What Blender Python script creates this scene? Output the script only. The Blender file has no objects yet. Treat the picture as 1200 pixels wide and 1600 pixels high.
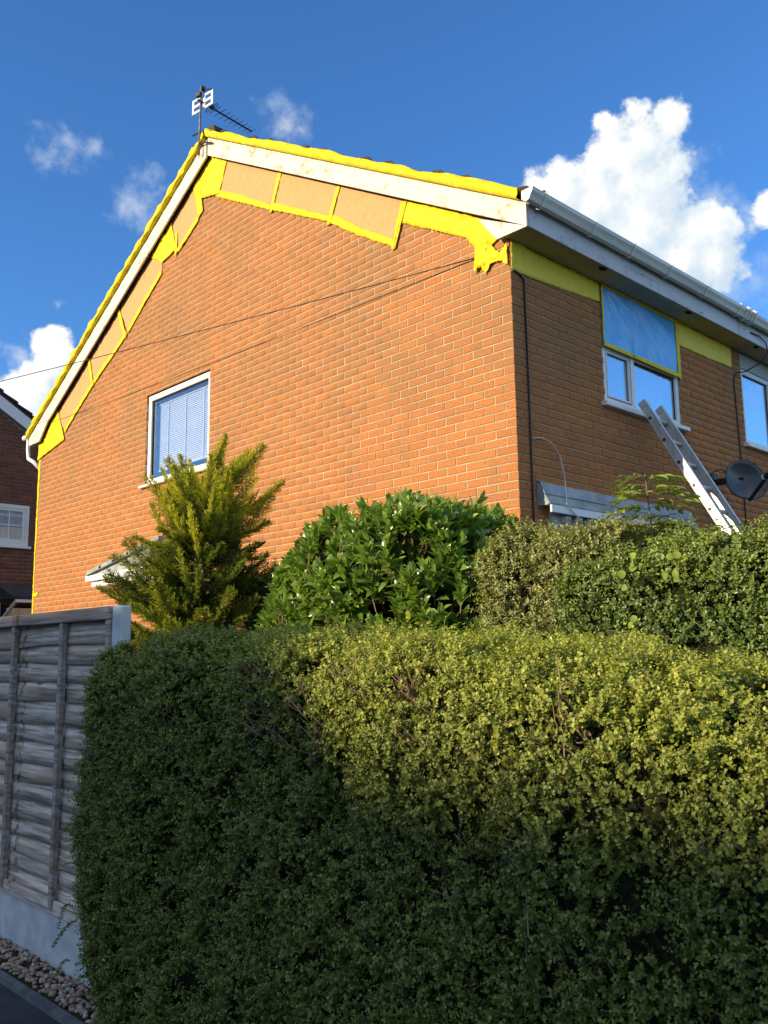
import bpy, bmesh, math, random
import numpy as np
from mathutils import Vector, Matrix
random.seed(7)
RNG = np.random.default_rng(11)
SC = bpy.context.scene
COL = SC.collection
R = math.radians
Z0 = 2.705                       # height of brick course "0" of the house above the road

# ---------------------------------------------------------------- camera
cam_d = bpy.data.cameras.new('camera'); cam = bpy.data.objects.new('camera', cam_d); COL.objects.link(cam)
cR = Vector((0.69188, 0.72188, -0.01442)); F_ = Vector((-0.71306, 0.68365, 0.15694))
F_.normalize(); cR = (cR - F_ * cR.dot(F_)).normalized(); cU = cR.cross(F_)
M = Matrix.Identity(4)
for i in range(3):
    M[i][0], M[i][1], M[i][2] = cR[i], cU[i], -F_[i]
M.translation = (4.3762, -5.7143, 1.55)
cam.matrix_world = M
cam_d.sensor_fit = 'VERTICAL'; cam_d.sensor_height = 32; cam_d.lens = 27.9
cam_d.clip_start = 0.05; cam_d.clip_end = 2000
SC.camera = cam
SC.render.resolution_x, SC.render.resolution_y = 768, 1024

# ---------------------------------------------------------------- light, sky, exposure
SUN_EL = R(16.0)
SUN = Vector((-0.276 * math.cos(SUN_EL), -0.961 * math.cos(SUN_EL), math.sin(SUN_EL))).normalized()
SC.view_settings.view_transform = 'Standard'; SC.view_settings.look = 'None'
SC.view_settings.gamma = 1; SC.view_settings.use_curve_mapping = False
SC.view_settings.exposure = 0.52
sl = bpy.data.lights.new('sun', 'SUN'); sl.energy = 4.8; sl.angle = R(0.55); sl.color = (1.0, 0.81, 0.53)
so = bpy.data.objects.new('sun', sl); COL.objects.link(so)
so.rotation_euler = (-SUN).to_track_quat('-Z', 'Y').to_euler(); so.location = (-10, -30, 20)

W = bpy.data.worlds.new('World'); SC.world = W; W.use_nodes = True
wt = W.node_tree; wt.nodes.clear()
def lk(t, a, b): t.links.new(a, b)
def nd(t, typ, **kw):
    n = t.nodes.new(typ)
    for k, v in kw.items(): setattr(n, k, v)
    return n
def mth(t, op, a, b=None, clamp=False):
    n = nd(t, 'ShaderNodeMath', operation=op, use_clamp=clamp)
    for i, v in enumerate((a, b)):
        if v is None: continue
        if hasattr(v, 'is_linked'): lk(t, v, n.inputs[i])
        else: n.inputs[i].default_value = v
    return n.outputs[0]
def pxdir(x, y):                                    # a compass direction in the sky
    d = cR * ((x - 600) / 1394.9) + cU * ((800 - y) / 1394.9) + F_
    return d.normalized()
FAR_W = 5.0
THICK = [(951,186,20),(997,180,30),(1046,184,32),(990,222,54),(932,246,32),(976,250,72),(1007,285,92),(878,300,55),(843,312,48),(920,325,80),
         (990,360,105),(1095,358,56),(1100,410,66),(1042,400,84),(1212,330,40),
         (93,522,24),(72,535,26),(86,565,48),(50,595,46),(28,628,54),(110,600,40),(60,660,60)]
FAINT = [(75,228,34),(110,228,34),(150,235,26),(235,292,30),(212,325,44),(424,162,22),(450,186,36),(470,200,20),(1116,310,46),(1165,345,38),
         (1180,440,62),(1130,455,50),(20,553,40),(92,470,10),(1090,250,34),(1060,300,50)]
def cloud_group(name, blobs, warp, namp, nscale):
    g = bpy.data.node_groups.new(name, 'ShaderNodeTree')
    g.interface.new_socket('Dir', in_out='INPUT', socket_type='NodeSocketVector')
    g.interface.new_socket('D', in_out='OUTPUT', socket_type='NodeSocketFloat')
    gi = nd(g, 'NodeGroupInput'); go = nd(g, 'NodeGroupOutput')
    wn = nd(g, 'ShaderNodeTexNoise'); wn.inputs['Scale'].default_value = 15; wn.inputs['Detail'].default_value = 9; wn.inputs['Roughness'].default_value = .6
    lk(g, gi.outputs[0], wn.inputs['Vector'])
    sb = nd(g, 'ShaderNodeVectorMath', operation='SUBTRACT'); lk(g, wn.outputs['Color'], sb.inputs[0]); sb.inputs[1].default_value = (.5, .5, .5)
    ma = nd(g, 'ShaderNodeVectorMath', operation='MULTIPLY_ADD'); lk(g, sb.outputs[0], ma.inputs[0]); ma.inputs[1].default_value = (warp,) * 3
    lk(g, gi.outputs[0], ma.inputs[2])
    cur = None
    for (x, y, r) in blobs:
        d = nd(g, 'ShaderNodeVectorMath', operation='DISTANCE'); lk(g, ma.outputs[0], d.inputs[0]); d.inputs[1].default_value = pxdir(x, y)
        v = mth(g, 'MULTIPLY_ADD', d.outputs['Value'], -1.0 / (r / 1450.0)); v.node.inputs[2].default_value = 1.0
        if cur is None: cur = v
        else:
            n = nd(g, 'ShaderNodeMath', operation='SMOOTH_MAX'); lk(g, cur, n.inputs[0]); lk(g, v, n.inputs[1]); n.inputs[2].default_value = .4
            cur = n.outputs[0]
    # unseen clouds over the rest of the sky, thickened to whiten the fill light
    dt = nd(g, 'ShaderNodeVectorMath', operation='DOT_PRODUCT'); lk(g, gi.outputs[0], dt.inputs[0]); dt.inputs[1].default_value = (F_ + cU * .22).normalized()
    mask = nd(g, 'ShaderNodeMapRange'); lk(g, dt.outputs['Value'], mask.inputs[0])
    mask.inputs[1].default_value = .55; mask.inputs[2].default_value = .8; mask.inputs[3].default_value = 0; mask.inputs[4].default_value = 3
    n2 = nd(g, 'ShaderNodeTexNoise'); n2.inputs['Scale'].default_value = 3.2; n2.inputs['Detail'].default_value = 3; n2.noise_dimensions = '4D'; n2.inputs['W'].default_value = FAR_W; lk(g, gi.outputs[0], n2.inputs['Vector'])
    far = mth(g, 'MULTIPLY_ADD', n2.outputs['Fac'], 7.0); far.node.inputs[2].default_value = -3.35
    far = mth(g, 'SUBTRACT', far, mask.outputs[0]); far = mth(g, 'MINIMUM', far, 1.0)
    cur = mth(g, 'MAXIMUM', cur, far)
    nn = nd(g, 'ShaderNodeTexNoise'); nn.inputs['Scale'].default_value = nscale; nn.inputs['Detail'].default_value = 9; nn.inputs['Roughness'].default_value = .58
    lk(g, gi.outputs[0], nn.inputs['Vector'])
    a = mth(g, 'MULTIPLY_ADD', nn.outputs['Fac'], namp); a.node.inputs[2].default_value = -namp * .5
    lk(g, mth(g, 'ADD', cur, a), go.inputs[0])
    return g
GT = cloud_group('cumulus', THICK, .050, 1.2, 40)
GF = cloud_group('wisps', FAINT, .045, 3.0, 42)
tc = nd(wt, 'ShaderNodeTexCoord')
nrm = nd(wt, 'ShaderNodeVectorMath', operation='NORMALIZE'); lk(wt, tc.outputs['Generated'], nrm.inputs[0])
sky = nd(wt, 'ShaderNodeTexSky', sky_type='NISHITA', sun_disc=False, sun_elevation=SUN_EL, sun_rotation=math.atan2(SUN.x, SUN.y))
sky.altitude = 0; sky.air_density = 1.0; sky.dust_density = 0.25; sky.ozone_density = 2.6
bl_ = nd(wt, 'ShaderNodeMix', data_type='RGBA', blend_type='MULTIPLY'); bl_.inputs[0].default_value = 1; lk(wt, sky.outputs[0], bl_.inputs[6]); bl_.inputs[7].default_value = (.57, 1.03, 1.54, 1)   # clear, deep blue autumn air
bg = nd(wt, 'ShaderNodeBackground'); lk(wt, bl_.outputs[2], bg.inputs[0]); bg.inputs[1].default_value = 0.110
def dens(grp, off=None):
    n = nd(wt, 'ShaderNodeGroup'); n.node_tree = grp
    if off is None: lk(wt, nrm.outputs[0], n.inputs[0])
    else:
        a = nd(wt, 'ShaderNodeVectorMath', operation='ADD'); lk(wt, nrm.outputs[0], a.inputs[0]); a.inputs[1].default_value = off
        lk(wt, a.outputs[0], n.inputs[0])
    return n.outputs[0]
def rng_(t, v, a, b, c=0., d=1., smooth=True):
    n = nd(t, 'ShaderNodeMapRange', interpolation_type='SMOOTHSTEP' if smooth else 'LINEAR')
    lk(t, v, n.inputs[0])
    for i, q in zip((1, 2, 3, 4), (a, b, c, d)): n.inputs[i].default_value = q
    return n.outputs[0]
off = (cR * -.018 + cU * .016)
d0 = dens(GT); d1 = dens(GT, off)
lit = rng_(wt, mth(wt, 'SUBTRACT', d0, d1), -.45, .55)
core = rng_(wt, d0, .0, .9)
alT = rng_(wt, d0, .05, .40)
alF = mth(wt, 'MULTIPLY', rng_(wt, dens(GF), .0, 1.7), .62)
shade = mth(wt, 'ADD', mth(wt, 'MULTIPLY', lit, .75), mth(wt, 'MULTIPLY', core, .25), True)
cc = nd(wt, 'ShaderNodeMix', data_type='RGBA'); lk(wt, shade, cc.inputs[0])
cc.inputs[6].default_value = (.48, .60, .72, 1); cc.inputs[7].default_value = (.90, .90, .86, 1)
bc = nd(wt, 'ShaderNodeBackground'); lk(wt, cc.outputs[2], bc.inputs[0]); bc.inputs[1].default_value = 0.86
mx = nd(wt, 'ShaderNodeMixShader')
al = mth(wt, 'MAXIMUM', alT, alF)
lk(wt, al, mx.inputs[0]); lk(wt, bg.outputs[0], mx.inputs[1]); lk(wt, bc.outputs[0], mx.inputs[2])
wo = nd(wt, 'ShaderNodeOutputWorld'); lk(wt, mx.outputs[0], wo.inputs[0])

# ---------------------------------------------------------------- materials
def mat(name, base=(.5, .5, .5), rough=.6, spec=.3, metal=0.0):
    m = bpy.data.materials.new(name); m.use_nodes = True
    b = m.node_tree.nodes['Principled BSDF']
    b.inputs['Base Color'].default_value = (*base, 1); b.inputs['Roughness'].default_value = rough
    b.inputs['Specular IOR Level'].default_value = spec; b.inputs['Metallic'].default_value = metal
    return m
def bsdf(m): return m.node_tree.nodes['Principled BSDF']
def noise(t, scale, detail=4, vec=None, rough=.55):
    n = nd(t, 'ShaderNodeTexNoise'); n.inputs['Scale'].default_value = scale; n.inputs['Detail'].default_value = detail; n.inputs['Roughness'].default_value = rough
    if vec is not None: lk(t, vec, n.inputs['Vector'])
    return n
def wpos(t): return nd(t, 'ShaderNodeNewGeometry').outputs['Position']
def scaled(t, v, s):
    n = nd(t, 'ShaderNodeVectorMath', operation='MULTIPLY'); lk(t, v, n.inputs[0]); n.inputs[1].default_value = s
    return n.outputs[0]
def mixc(t, fac, a, b, blend='MIX'):
    n = nd(t, 'ShaderNodeMix', data_type='RGBA', blend_type=blend)
    for i, v in ((0, fac), (6, a), (7, b)):
        if hasattr(v, 'is_linked'): lk(t, v, n.inputs[i])
        else: n.inputs[i].default_value = v if i == 0 else (*v, 1)
    return n.outputs[2]
def bump(m, h, strength, dist=.004):
    t = m.node_tree; b = nd(t, 'ShaderNodeBump'); b.inputs['Strength'].default_value = strength; b.inputs['Distance'].default_value = dist
    lk(t, h, b.inputs['Height']); lk(t, b.outputs[0], bsdf(m).inputs['Normal'])
def attr(t, name):
    n = nd(t, 'ShaderNodeAttribute'); n.attribute_name = name; return n
def mottled(name, a, b, scale, rough=.6, spec=.3, metal=0., lo=.35, hi=.65, bs=0., bscale=None, stretch=(1, 1, 1)):
    m = mat(name, a, rough, spec, metal); t = m.node_tree
    p = scaled(t, wpos(t), stretch)
    n = noise(t, scale, 5, p)
    lk(t, mixc(t, rng_(t, n.outputs['Fac'], lo, hi), a, b), bsdf(m).inputs['Base Color'])
    if bs: bump(m, noise(t, bscale or scale * 4, 4, p).outputs['Fac'], bs)
    return m

def brick_material(name, c1, c2, c3, dirt, weather=True):
    m = mat(name, c1, .88, .15); t = m.node_tree
    tn = attr(t, 'tone'); s = nd(t, 'ShaderNodeSeparateColor'); lk(t, tn.outputs['Color'], s.inputs[0])
    p = wpos(t)
    c = mixc(t, s.outputs[0], c1, c2)
    c = mixc(t, rng_(t, s.outputs[1], .72, 1.0), c, c3)
    big = noise(t, .8, 4, p); sm = noise(t, 60, 4, p); md = noise(t, 9, 3, p)
    grain = rng_(t, sm.outputs['Fac'], .3, .7, .78, 1.16)
    gv = nd(t, 'ShaderNodeCombineColor')
    for i in range(3): lk(t, grain, gv.inputs[i])
    c = mixc(t, 1.0, c, gv.outputs[0], 'MULTIPLY')
    if weather:                                       # soot and lichen, heavier on the older upper courses
        z = nd(t, 'ShaderNodeSeparateXYZ'); lk(t, p, z.inputs[0])
        up = rng_(t, z.outputs[2], Z0 + .9, Z0 + 1.3, .15, .85)
        w = mth(t, 'MULTIPLY', up, rng_(t, mth(t, 'ADD', mth(t, 'MULTIPLY', big.outputs['Fac'], .7), mth(t, 'MULTIPLY', md.outputs['Fac'], .35)), .38, .68))
        sp = rng_(t, sm.outputs['Fac'], .35, .75, .45, 1.0)
        c = mixc(t, mth(t, 'MULTIPLY', w, sp), c, dirt)
    st = noise(t, 1, 5, scaled(t, p, (2.6, 2.6, .7)), .6); c = mixc(t, rng_(t, st.outputs['Fac'], .5, .75, 0, .42), c, dirt)
    pit = noise(t, 150, 2, p); c = mixc(t, rng_(t, pit.outputs['Fac'], .70, .76, 0, .8), c, (.05, .035, .03))
    lk(t, c, bsdf(m).inputs['Base Color'])
    bump(m, sm.outputs['Fac'], .5, .003)
    return m
M_brick = brick_material('red_brick', (.48, .186, .062), (.405, .160, .060), (.44, .165, .052), (.24, .145, .07))
M_mortar = mottled('mortar', (.49, .405, .27), (.36, .30, .20), 6, .95, .1, bs=.4, bscale=120)
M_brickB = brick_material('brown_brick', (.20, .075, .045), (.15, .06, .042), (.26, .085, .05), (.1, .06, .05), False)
M_mortarB = mottled('brown_mortar', (.30, .24, .20), (.24, .19, .16), 14, .95, .1)
M_upvc = mottled('white_upvc', (.80, .80, .78), (.74, .74, .72), 3, .32, .45)
M_gutter = mottled('gutter_plastic', (.74, .75, .68), (.60, .62, .55), 2.2, .36, .45, stretch=(6, .6, 6))
def paint_board():
    m = mat('flaking_white_paint', (.8, .79, .7), .6, .3); t = m.node_tree; p = wpos(t)
    s1 = noise(t, 3.2, 6, scaled(t, p, (1, 1, 1.6))); s2 = noise(t, 26, 5, p); s3 = noise(t, 90, 3, p)
    c = mixc(t, rng_(t, s2.outputs['Fac'], .45, .75, 0, .6), (.68, .65, .55), (.52, .44, .31))
    pe = mth(t, 'MULTIPLY', rng_(t, s1.outputs['Fac'], .52, .66), rng_(t, s2.outputs['Fac'], .38, .58))
    c = mixc(t, mth(t, 'MULTIPLY', pe, .9), c, (.46, .31, .18))
    ch = mth(t, 'MULTIPLY', rng_(t, s3.outputs['Fac'], .66, .74), rng_(t, s1.outputs['Fac'], .5, .6))
    c = mixc(t, ch, c, (.12, .10, .08))
    lk(t, c, bsdf(m).inputs['Base Color']); bump(m, s2.outputs['Fac'], .4, .003)
    return m
M_board = paint_board()
def fascia_paint():
    m = mat('grey_white_fascia_paint', (.7, .7, .7), .5, .3); t = m.node_tree; p = wpos(t)
    s1 = noise(t, 2.4, 5, scaled(t, p, (1, 1, 2))); s2 = noise(t, 40, 5, scaled(t, p, (1, .35, 1)))
    c = mixc(t, rng_(t, s1.outputs['Fac'], .4, .7, 0, .7), (.60, .61, .62), (.46, .48, .50))
    ch = mth(t, 'MULTIPLY', rng_(t, s2.outputs['Fac'], .60, .68), rng_(t, s1.outputs['Fac'], .48, .58))
    c = mixc(t, ch, c, (.14, .14, .14)); lk(t, c, bsdf(m).inputs['Base Color']); return m
M_fascia = fascia_paint()
M_soffit = mottled('soffit_paint', (.50, .44, .27), (.40, .35, .21), 1.5, .7, .2, stretch=(3, 1, 1))
M_dark = mottled('near_black', (.03, .022, .016), (.05, .035, .025), 8, .9, .1)
def film_mat(name, c, c2, rough, trans=.0, spec=.4):
    m = mat(name, c, rough, spec); t = m.node_tree; p = wpos(t)
    n = noise(t, 13, 7, scaled(t, p, (1.5, 1.5, 1)), .65); lk(t, mixc(t, rng_(t, n.outputs['Fac'], .42, .66), c, c2), bsdf(m).inputs['Base Color'])
    bump(m, noise(t, 46, 6, scaled(t, p, (1.6, 1, 1.0)), .65).outputs['Fac'], .85, .010)
    if trans:
        o = t.nodes['Material Output']; tr = nd(t, 'ShaderNodeBsdfTranslucent'); tr.inputs[0].default_value = (*c, 1)
        x = nd(t, 'ShaderNodeMixShader'); x.inputs[0].default_value = trans
        lk(t, bsdf(m).outputs[0], x.inputs[1]); lk(t, tr.outputs[0], x.inputs[2]); lk(t, x.outputs[0], o.inputs[0])
    return m
M_yellow = film_mat('yellow_masking_tape', (.92, .72, .012), (.80, .55, .010), .5, .12, .25)
M_yellowS = film_mat('yellow_masking_film', (.95, .76, .05), (.88, .68, .045), .45)
M_paper = film_mat('brown_masking_paper', (.60, .35, .15), (.55, .32, .135), .75, 0, .15)
M_blue = mottled('blue_masking_film', (.12, .42, .84), (.17, .50, .90), 6, .2, .6, bs=.12, bscale=30)
def glass_mat(name, tint, refl):
    m = bpy.data.materials.new(name); m.use_nodes = True; t = m.node_tree; t.nodes.clear()
    o = nd(t, 'ShaderNodeOutputMaterial'); tr = nd(t, 'ShaderNodeBsdfTransparent'); tr.inputs[0].default_value = (*tint, 1)
    gl = nd(t, 'ShaderNodeBsdfGlossy'); gl.inputs['Roughness'].default_value = .015; gl.inputs[0].default_value = (.95, .97, 1, 1)
    bn = nd(t, 'ShaderNodeBump'); bn.inputs['Strength'].default_value = .03; bn.inputs['Distance'].default_value = .02
    lk(t, noise(t, 1.6, 2, wpos(t)).outputs['Fac'], bn.inputs['Height']); lk(t, bn.outputs[0], gl.inputs['Normal'])
    fr = nd(t, 'ShaderNodeLayerWeight'); fr.inputs[0].default_value = .5
    f = mth(t, 'MULTIPLY_ADD', mth(t, 'POWER', fr.outputs['Facing'], 4.0), 1.0 - refl); f.node.inputs[2].default_value = refl; f.node.use_clamp = True
    x = nd(t, 'ShaderNodeMixShader'); lk(t, f, x.inputs[0]); lk(t, tr.outputs[0], x.inputs[1]); lk(t, gl.outputs[0], x.inputs[2])
    lk(t, x.outputs[0], o.inputs[0]); return m
M_glass = glass_mat('window_glass', (.93, .95, .98), .15)
M_glassD = glass_mat('dark_window_glass', (.6, .64, .68), .38)
M_glassF = glass_mat('sky_reflecting_glass', (.9, .94, .98), .42)
M_blind = mottled('blind_slat', (.80, .83, .86), (.74, .77, .80), 5, .5, .3)
M_curtain = mottled('net_curtain_cloth', (.82, .82, .80), (.60, .62, .64), 4, .9, .1, stretch=(1, 5, .4))
M_room = mat('dark_room', (.09, .10, .12), .9, .1)
M_alu = mottled('brushed_aluminium', (.62, .62, .60), (.48, .48, .47), 18, .42, .5, .55, stretch=(1, 1, .25), bs=.15, bscale=60)
M_alus = mottled('dirty_aluminium', (.55, .55, .53), (.40, .40, .39), 12, .5, .5, .3)
M_black = mottled('black_plastic', (.018, .018, .02), (.03, .03, .032), 12, .5, .4)
M_dish = mottled('dark_grey_dish_paint', (.045, .05, .055), (.06, .065, .07), 5, .34, .5)
M_steel = mottled('rusty_steel', (.16, .10, .08), (.26, .22, .21), 14, .6, .4, .4)
M_white = mottled('white_plastic', (.78, .76, .72), (.70, .66, .60), 20, .5, .3)
M_lead = mottled('lead_flashing', (.26, .29, .33), (.36, .39, .43), 6, .5, .4, .2, bs=.3, bscale=30)
M_slate = mottled('grey_tile', (.25, .29, .29), (.36, .40, .39), 7, .75, .2, bs=.3)
M_tile = mottled('dark_roof_tile', (.045, .038, .036), (.075, .06, .055), 9, .8, .2, bs=.4)
def wood_mat(name, a, b, c):
    m = mat(name, a, .85, .15); t = m.node_tree; p = wpos(t)
    oi = nd(t, 'ShaderNodeObjectInfo'); cb = nd(t, 'ShaderNodeCombineXYZ'); lk(t, mth(t, 'MULTIPLY', oi.outputs['Random'], 40), cb.inputs[2])
    ad = nd(t, 'ShaderNodeVectorMath', operation='ADD'); lk(t, p, ad.inputs[0]); lk(t, cb.outputs[0], ad.inputs[1])
    g = noise(t, 1, 8, scaled(t, ad.outputs[0], (2.2, 20, 46)), .62); l = noise(t, 1, 3, scaled(t, ad.outputs[0], (1.8, 4, 9)))
    k = mixc(t, rng_(t, g.outputs['Fac'], .36, .62), a, b)
    k = mixc(t, rng_(t, l.outputs['Fac'], .45, .7, 0, .75), k, c)
    sx_ = nd(t, 'ShaderNodeSeparateXYZ'); lk(t, p, sx_.inputs[0])          # the knots of one log line up from board to board
    kx = mth(t, 'ABSOLUTE', mth(t, 'ADD', mth(t, 'ADD', sx_.outputs[0], .79), mth(t, 'MULTIPLY', l.outputs['Fac'], .05)))
    kn = noise(t, 1, 2, scaled(t, p, (20, 3, 26)))
    k = mixc(t, mth(t, 'MULTIPLY', rng_(t, kx, .0, .05, .8, 0), rng_(t, kn.outputs['Fac'], .42, .62)), k, (.09, .06, .045))
    v = rng_(t, oi.outputs['Random'], 0, 1, .78, 1.18, False); cv = nd(t, 'ShaderNodeCombineColor')
    for i in range(3): lk(t, v, cv.inputs[i])
    k = mixc(t, 1.0, k, cv.outputs[0], 'MULTIPLY')
    lk(t, k, bsdf(m).inputs['Base Color']); bump(m, g.outputs['Fac'], .7, .004); return m
M_wood = wood_mat('weathered_fence_board', (.33, .25, .205), (.80, .69, .60), (.60, .42, .30))
M_batten = wood_mat('weathered_batten', (.24, .18, .15), (.48, .41, .36), (.36, .26, .20))
M_post = mottled('pale_painted_post', (.55, .58, .60), (.42, .45, .47), 6, .75, .2, bs=.3, bscale=40)
M_conc = mottled('concrete', (.60, .61, .62), (.46, .47, .49), 9, .9, .15, bs=.7, bscale=55)
M_kerb = mottled('worn_kerb', (.16, .165, .175), (.10, .105, .11), 9, .9, .15, bs=.6, bscale=60)
M_asph = mottled('asphalt', (.045, .047, .052), (.065, .066, .07), 5, .85, .2, bs=.9, bscale=180)
M_soil = mottled('garden_soil', (.045, .035, .022), (.03, .04, .015), 3, .95, .1, bs=.6)
def pebble_mat():
    m = mat('pebble', (.3, .25, .2), .6, .25); t = m.node_tree; oi = nd(t, 'ShaderNodeObjectInfo')
    a = attr(t, 'tone'); s = nd(t, 'ShaderNodeSeparateColor'); lk(t, a.outputs['Color'], s.inputs[0])
    k = mth(t, 'FRACT', mth(t, 'ADD', oi.outputs['Random'], s.outputs[0]))
    r = nd(t, 'ShaderNodeValToRGB'); lk(t, k, r.inputs[0]); e = r.color_ramp.elements
    e[0].color = (.24, .165, .12, 1); e[1].color = (.60, .50, .42, 1)
    for q, c in ((.3, (.40, .26, .18, 1)), (.55, (.32, .25, .21, 1)), (.8, (.50, .33, .23, 1))):
        x = e.new(q); x.color = c
    lk(t, r.outputs[0], bsdf(m).inputs['Base Color']); return m
M_pebble = pebble_mat()
def leaf_mat(name, lo, mid, hi, rough=.42, spec=.45, trans=.28):
    m = mat(name, mid, rough, spec); t = m.node_tree
    tn = attr(t, 'tone'); s = nd(t, 'ShaderNodeSeparateColor'); lk(t, tn.outputs['Color'], s.inputs[0])
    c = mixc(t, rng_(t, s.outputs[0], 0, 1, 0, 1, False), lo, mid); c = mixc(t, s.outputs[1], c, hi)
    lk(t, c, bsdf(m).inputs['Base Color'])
    o = t.nodes['Material Output']; tr = nd(t, 'ShaderNodeBsdfTranslucent'); lk(t, mixc(t, 1, c, (1.15, 1.25, .5), 'MULTIPLY'), tr.inputs[0])
    x = nd(t, 'ShaderNodeMixShader'); x.inputs[0].default_value = trans
    lk(t, bsdf(m).outputs[0], x.inputs[1]); lk(t, tr.outputs[0], x.inputs[2]); lk(t, x.outputs[0], o.inputs[0])
    return m
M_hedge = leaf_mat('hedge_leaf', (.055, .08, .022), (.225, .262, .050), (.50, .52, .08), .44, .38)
M_box = leaf_mat('box_leaf', (.09, .11, .045), (.29, .31, .10), (.48, .48, .12), .36, .6)
M_privet = leaf_mat('privet_leaf', (.055, .095, .026), (.19, .27, .055), (.46, .50, .08), .34, .55)
M_laurel = leaf_mat('laurel_leaf', (.08, .15, .028), (.24, .37, .06), (.52, .56, .09), .28, .7, .36)
M_conif = leaf_mat('conifer_spray', (.030, .058, .018), (.085, .145, .032), (.70, .65, .05), .6, .25, .48)
M_ash = leaf_mat('sapling_leaf', (.09, .15, .03), (.24, .34, .05), (.45, .48, .08))
M_ivy = leaf_mat('climber_leaf', (.12, .20, .03), (.22, .32, .04), (.34, .40, .06), .5, .3)
M_twig = mottled('twig_bark', (.16, .10, .065), (.27, .18, .12), 30, .85, .15)
M_corehedge = mottled('core_shade', (.012, .013, .007), (.030, .036, .014), 70, .95, .05, bs=.9, bscale=90)  # near-black colour stands in for the shade deep inside the bushes
M_plast = mottled('pale_wall_panel', (.50, .52, .50), (.44, .46, .44), 4, .7, .2)
M_cableW = mottled('white_cable', (.72, .66, .60), (.6, .55, .5), 9, .5, .3)

# ---------------------------------------------------------------- helpers
def tag(o, label=None, cat=None, group=None, kind=None):
    if label: o['label'] = label
    if cat: o['category'] = cat
    if group: o['group'] = group
    if kind: o['kind'] = kind
    return o
def empty(name, loc, label, cat, group=None):
    o = bpy.data.objects.new(name, None); COL.objects.link(o); o.location = loc; o.empty_display_size = .2
    return tag(o, label, cat, group)
def link(name, me, parent=None):
    o = bpy.data.objects.new(name, me); COL.objects.link(o)
    if parent is not None:
        o.parent = parent
        b = parent; off = Vector((0, 0, 0))
        while b is not None: off += b.location; b = b.parent
        o.location = -off                                # vertices are written in world metres
    return o
class MB:
    def __init__(s): s.v = []; s.f = []; s.sm = False
    def add(s, vs, fs):
        o = len(s.v); s.v += [tuple(v) for v in vs]; s.f += [tuple(i + o for i in f) for f in fs]; return s
    def box(s, a, b):
        x0, y0, z0 = a; x1, y1, z1 = b
        if x0 > x1: x0, x1 = x1, x0
        if y0 > y1: y0, y1 = y1, y0
        if z0 > z1: z0, z1 = z1, z0
        return s.add([(x0,y0,z0),(x1,y0,z0),(x1,y1,z0),(x0,y1,z0),(x0,y0,z1),(x1,y0,z1),(x1,y1,z1),(x0,y1,z1)],
                     [(0,3,2,1),(4,5,6,7),(0,1,5,4),(1,2,6,5),(2,3,7,6),(3,0,4,7)])
    def prism(s, poly, axis, a, b):
        """poly: 2-D outline; axis 'x','y','z' is the extrusion axis."""
        n = len(poly)
        def P(p, q):
            return {'y': (p[0], q, p[1]), 'x': (q, p[0], p[1]), 'z': (p[0], p[1], q)}[axis]
        vs = [P(p, a) for p in poly] + [P(p, b) for p in poly]
        fs = [tuple(range(n))[::-1], tuple(range(n, 2 * n))] + [(i, (i + 1) % n, n + (i + 1) % n, n + i) for i in range(n)]
        return s.add(vs, fs)
    def tube(s, pts, r, n=6, cap=True):
        pts = [Vector(p) for p in pts]; rings = []; up = None
        rr = r if isinstance(r, (list, tuple)) else [r] * len(pts)
        vs = []; fs = []
        for i, p in enumerate(pts):
            t = (pts[min(i + 1, len(pts) - 1)] - pts[max(i - 1, 0)]).normalized()
            if up is None: up = Vector((0, 0, 1)) if abs(t.z) < .9 else Vector((1, 0, 0))
            a = t.cross(up).normalized(); b = a.cross(t).normalized(); up = b
            for k in range(n):
                q = 2 * math.pi * k / n; vs.append(p + (a * math.cos(q) + b * math.sin(q)) * rr[i])
        for i in range(len(pts) - 1):
            for k in range(n): fs.append((i*n+k, i*n+(k+1) % n, (i+1)*n+(k+1) % n, (i+1)*n+k))
        if cap: fs.append(tuple(range(n))[::-1]); fs.append(tuple(range((len(pts)-1)*n, len(pts)*n)))
        return s.add(vs, fs)
    def bar(s, a, b, w, h, up=(0, 0, 1)):
        a = Vector(a); b = Vector(b); t = (b - a).normalized(); x = t.cross(Vector(up)).normalized() * w / 2; y = x.cross(t).normalized() * h / 2
        c = [a - x - y, a + x - y, a + x + y, a - x + y, b - x - y, b + x - y, b + x + y, b - x + y]
        return s.add(c, [(0,1,2,3),(7,6,5,4),(0,4,5,1),(1,5,6,2),(2,6,7,3),(3,7,4,0)])
    def build(s, name, m, parent=None, smooth=False, bevel=0, tone=None):
        me = bpy.data.meshes.new(name); me.from_pydata(s.v, [], s.f); me.update()
        bm = bmesh.new(); bm.from_mesh(me); bmesh.ops.recalc_face_normals(bm, faces=bm.faces)
        if bevel: bmesh.ops.bevel(bm, geom=[e for e in bm.edges if e.calc_face_angle(0) > .5], offset=bevel, segments=1, affect='EDGES')
        bm.to_mesh(me); bm.free()
        if smooth:
            for p in me.polygons: p.use_smooth = True
        if tone is not None:
            a = me.attributes.new('tone', 'FLOAT_COLOR', 'POINT'); a.data.foreach_set('color', np.tile(np.array([*tone, 1], np.float32), len(me.vertices)))
        me.materials.append(m)
        return link(name, me, parent)
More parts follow.
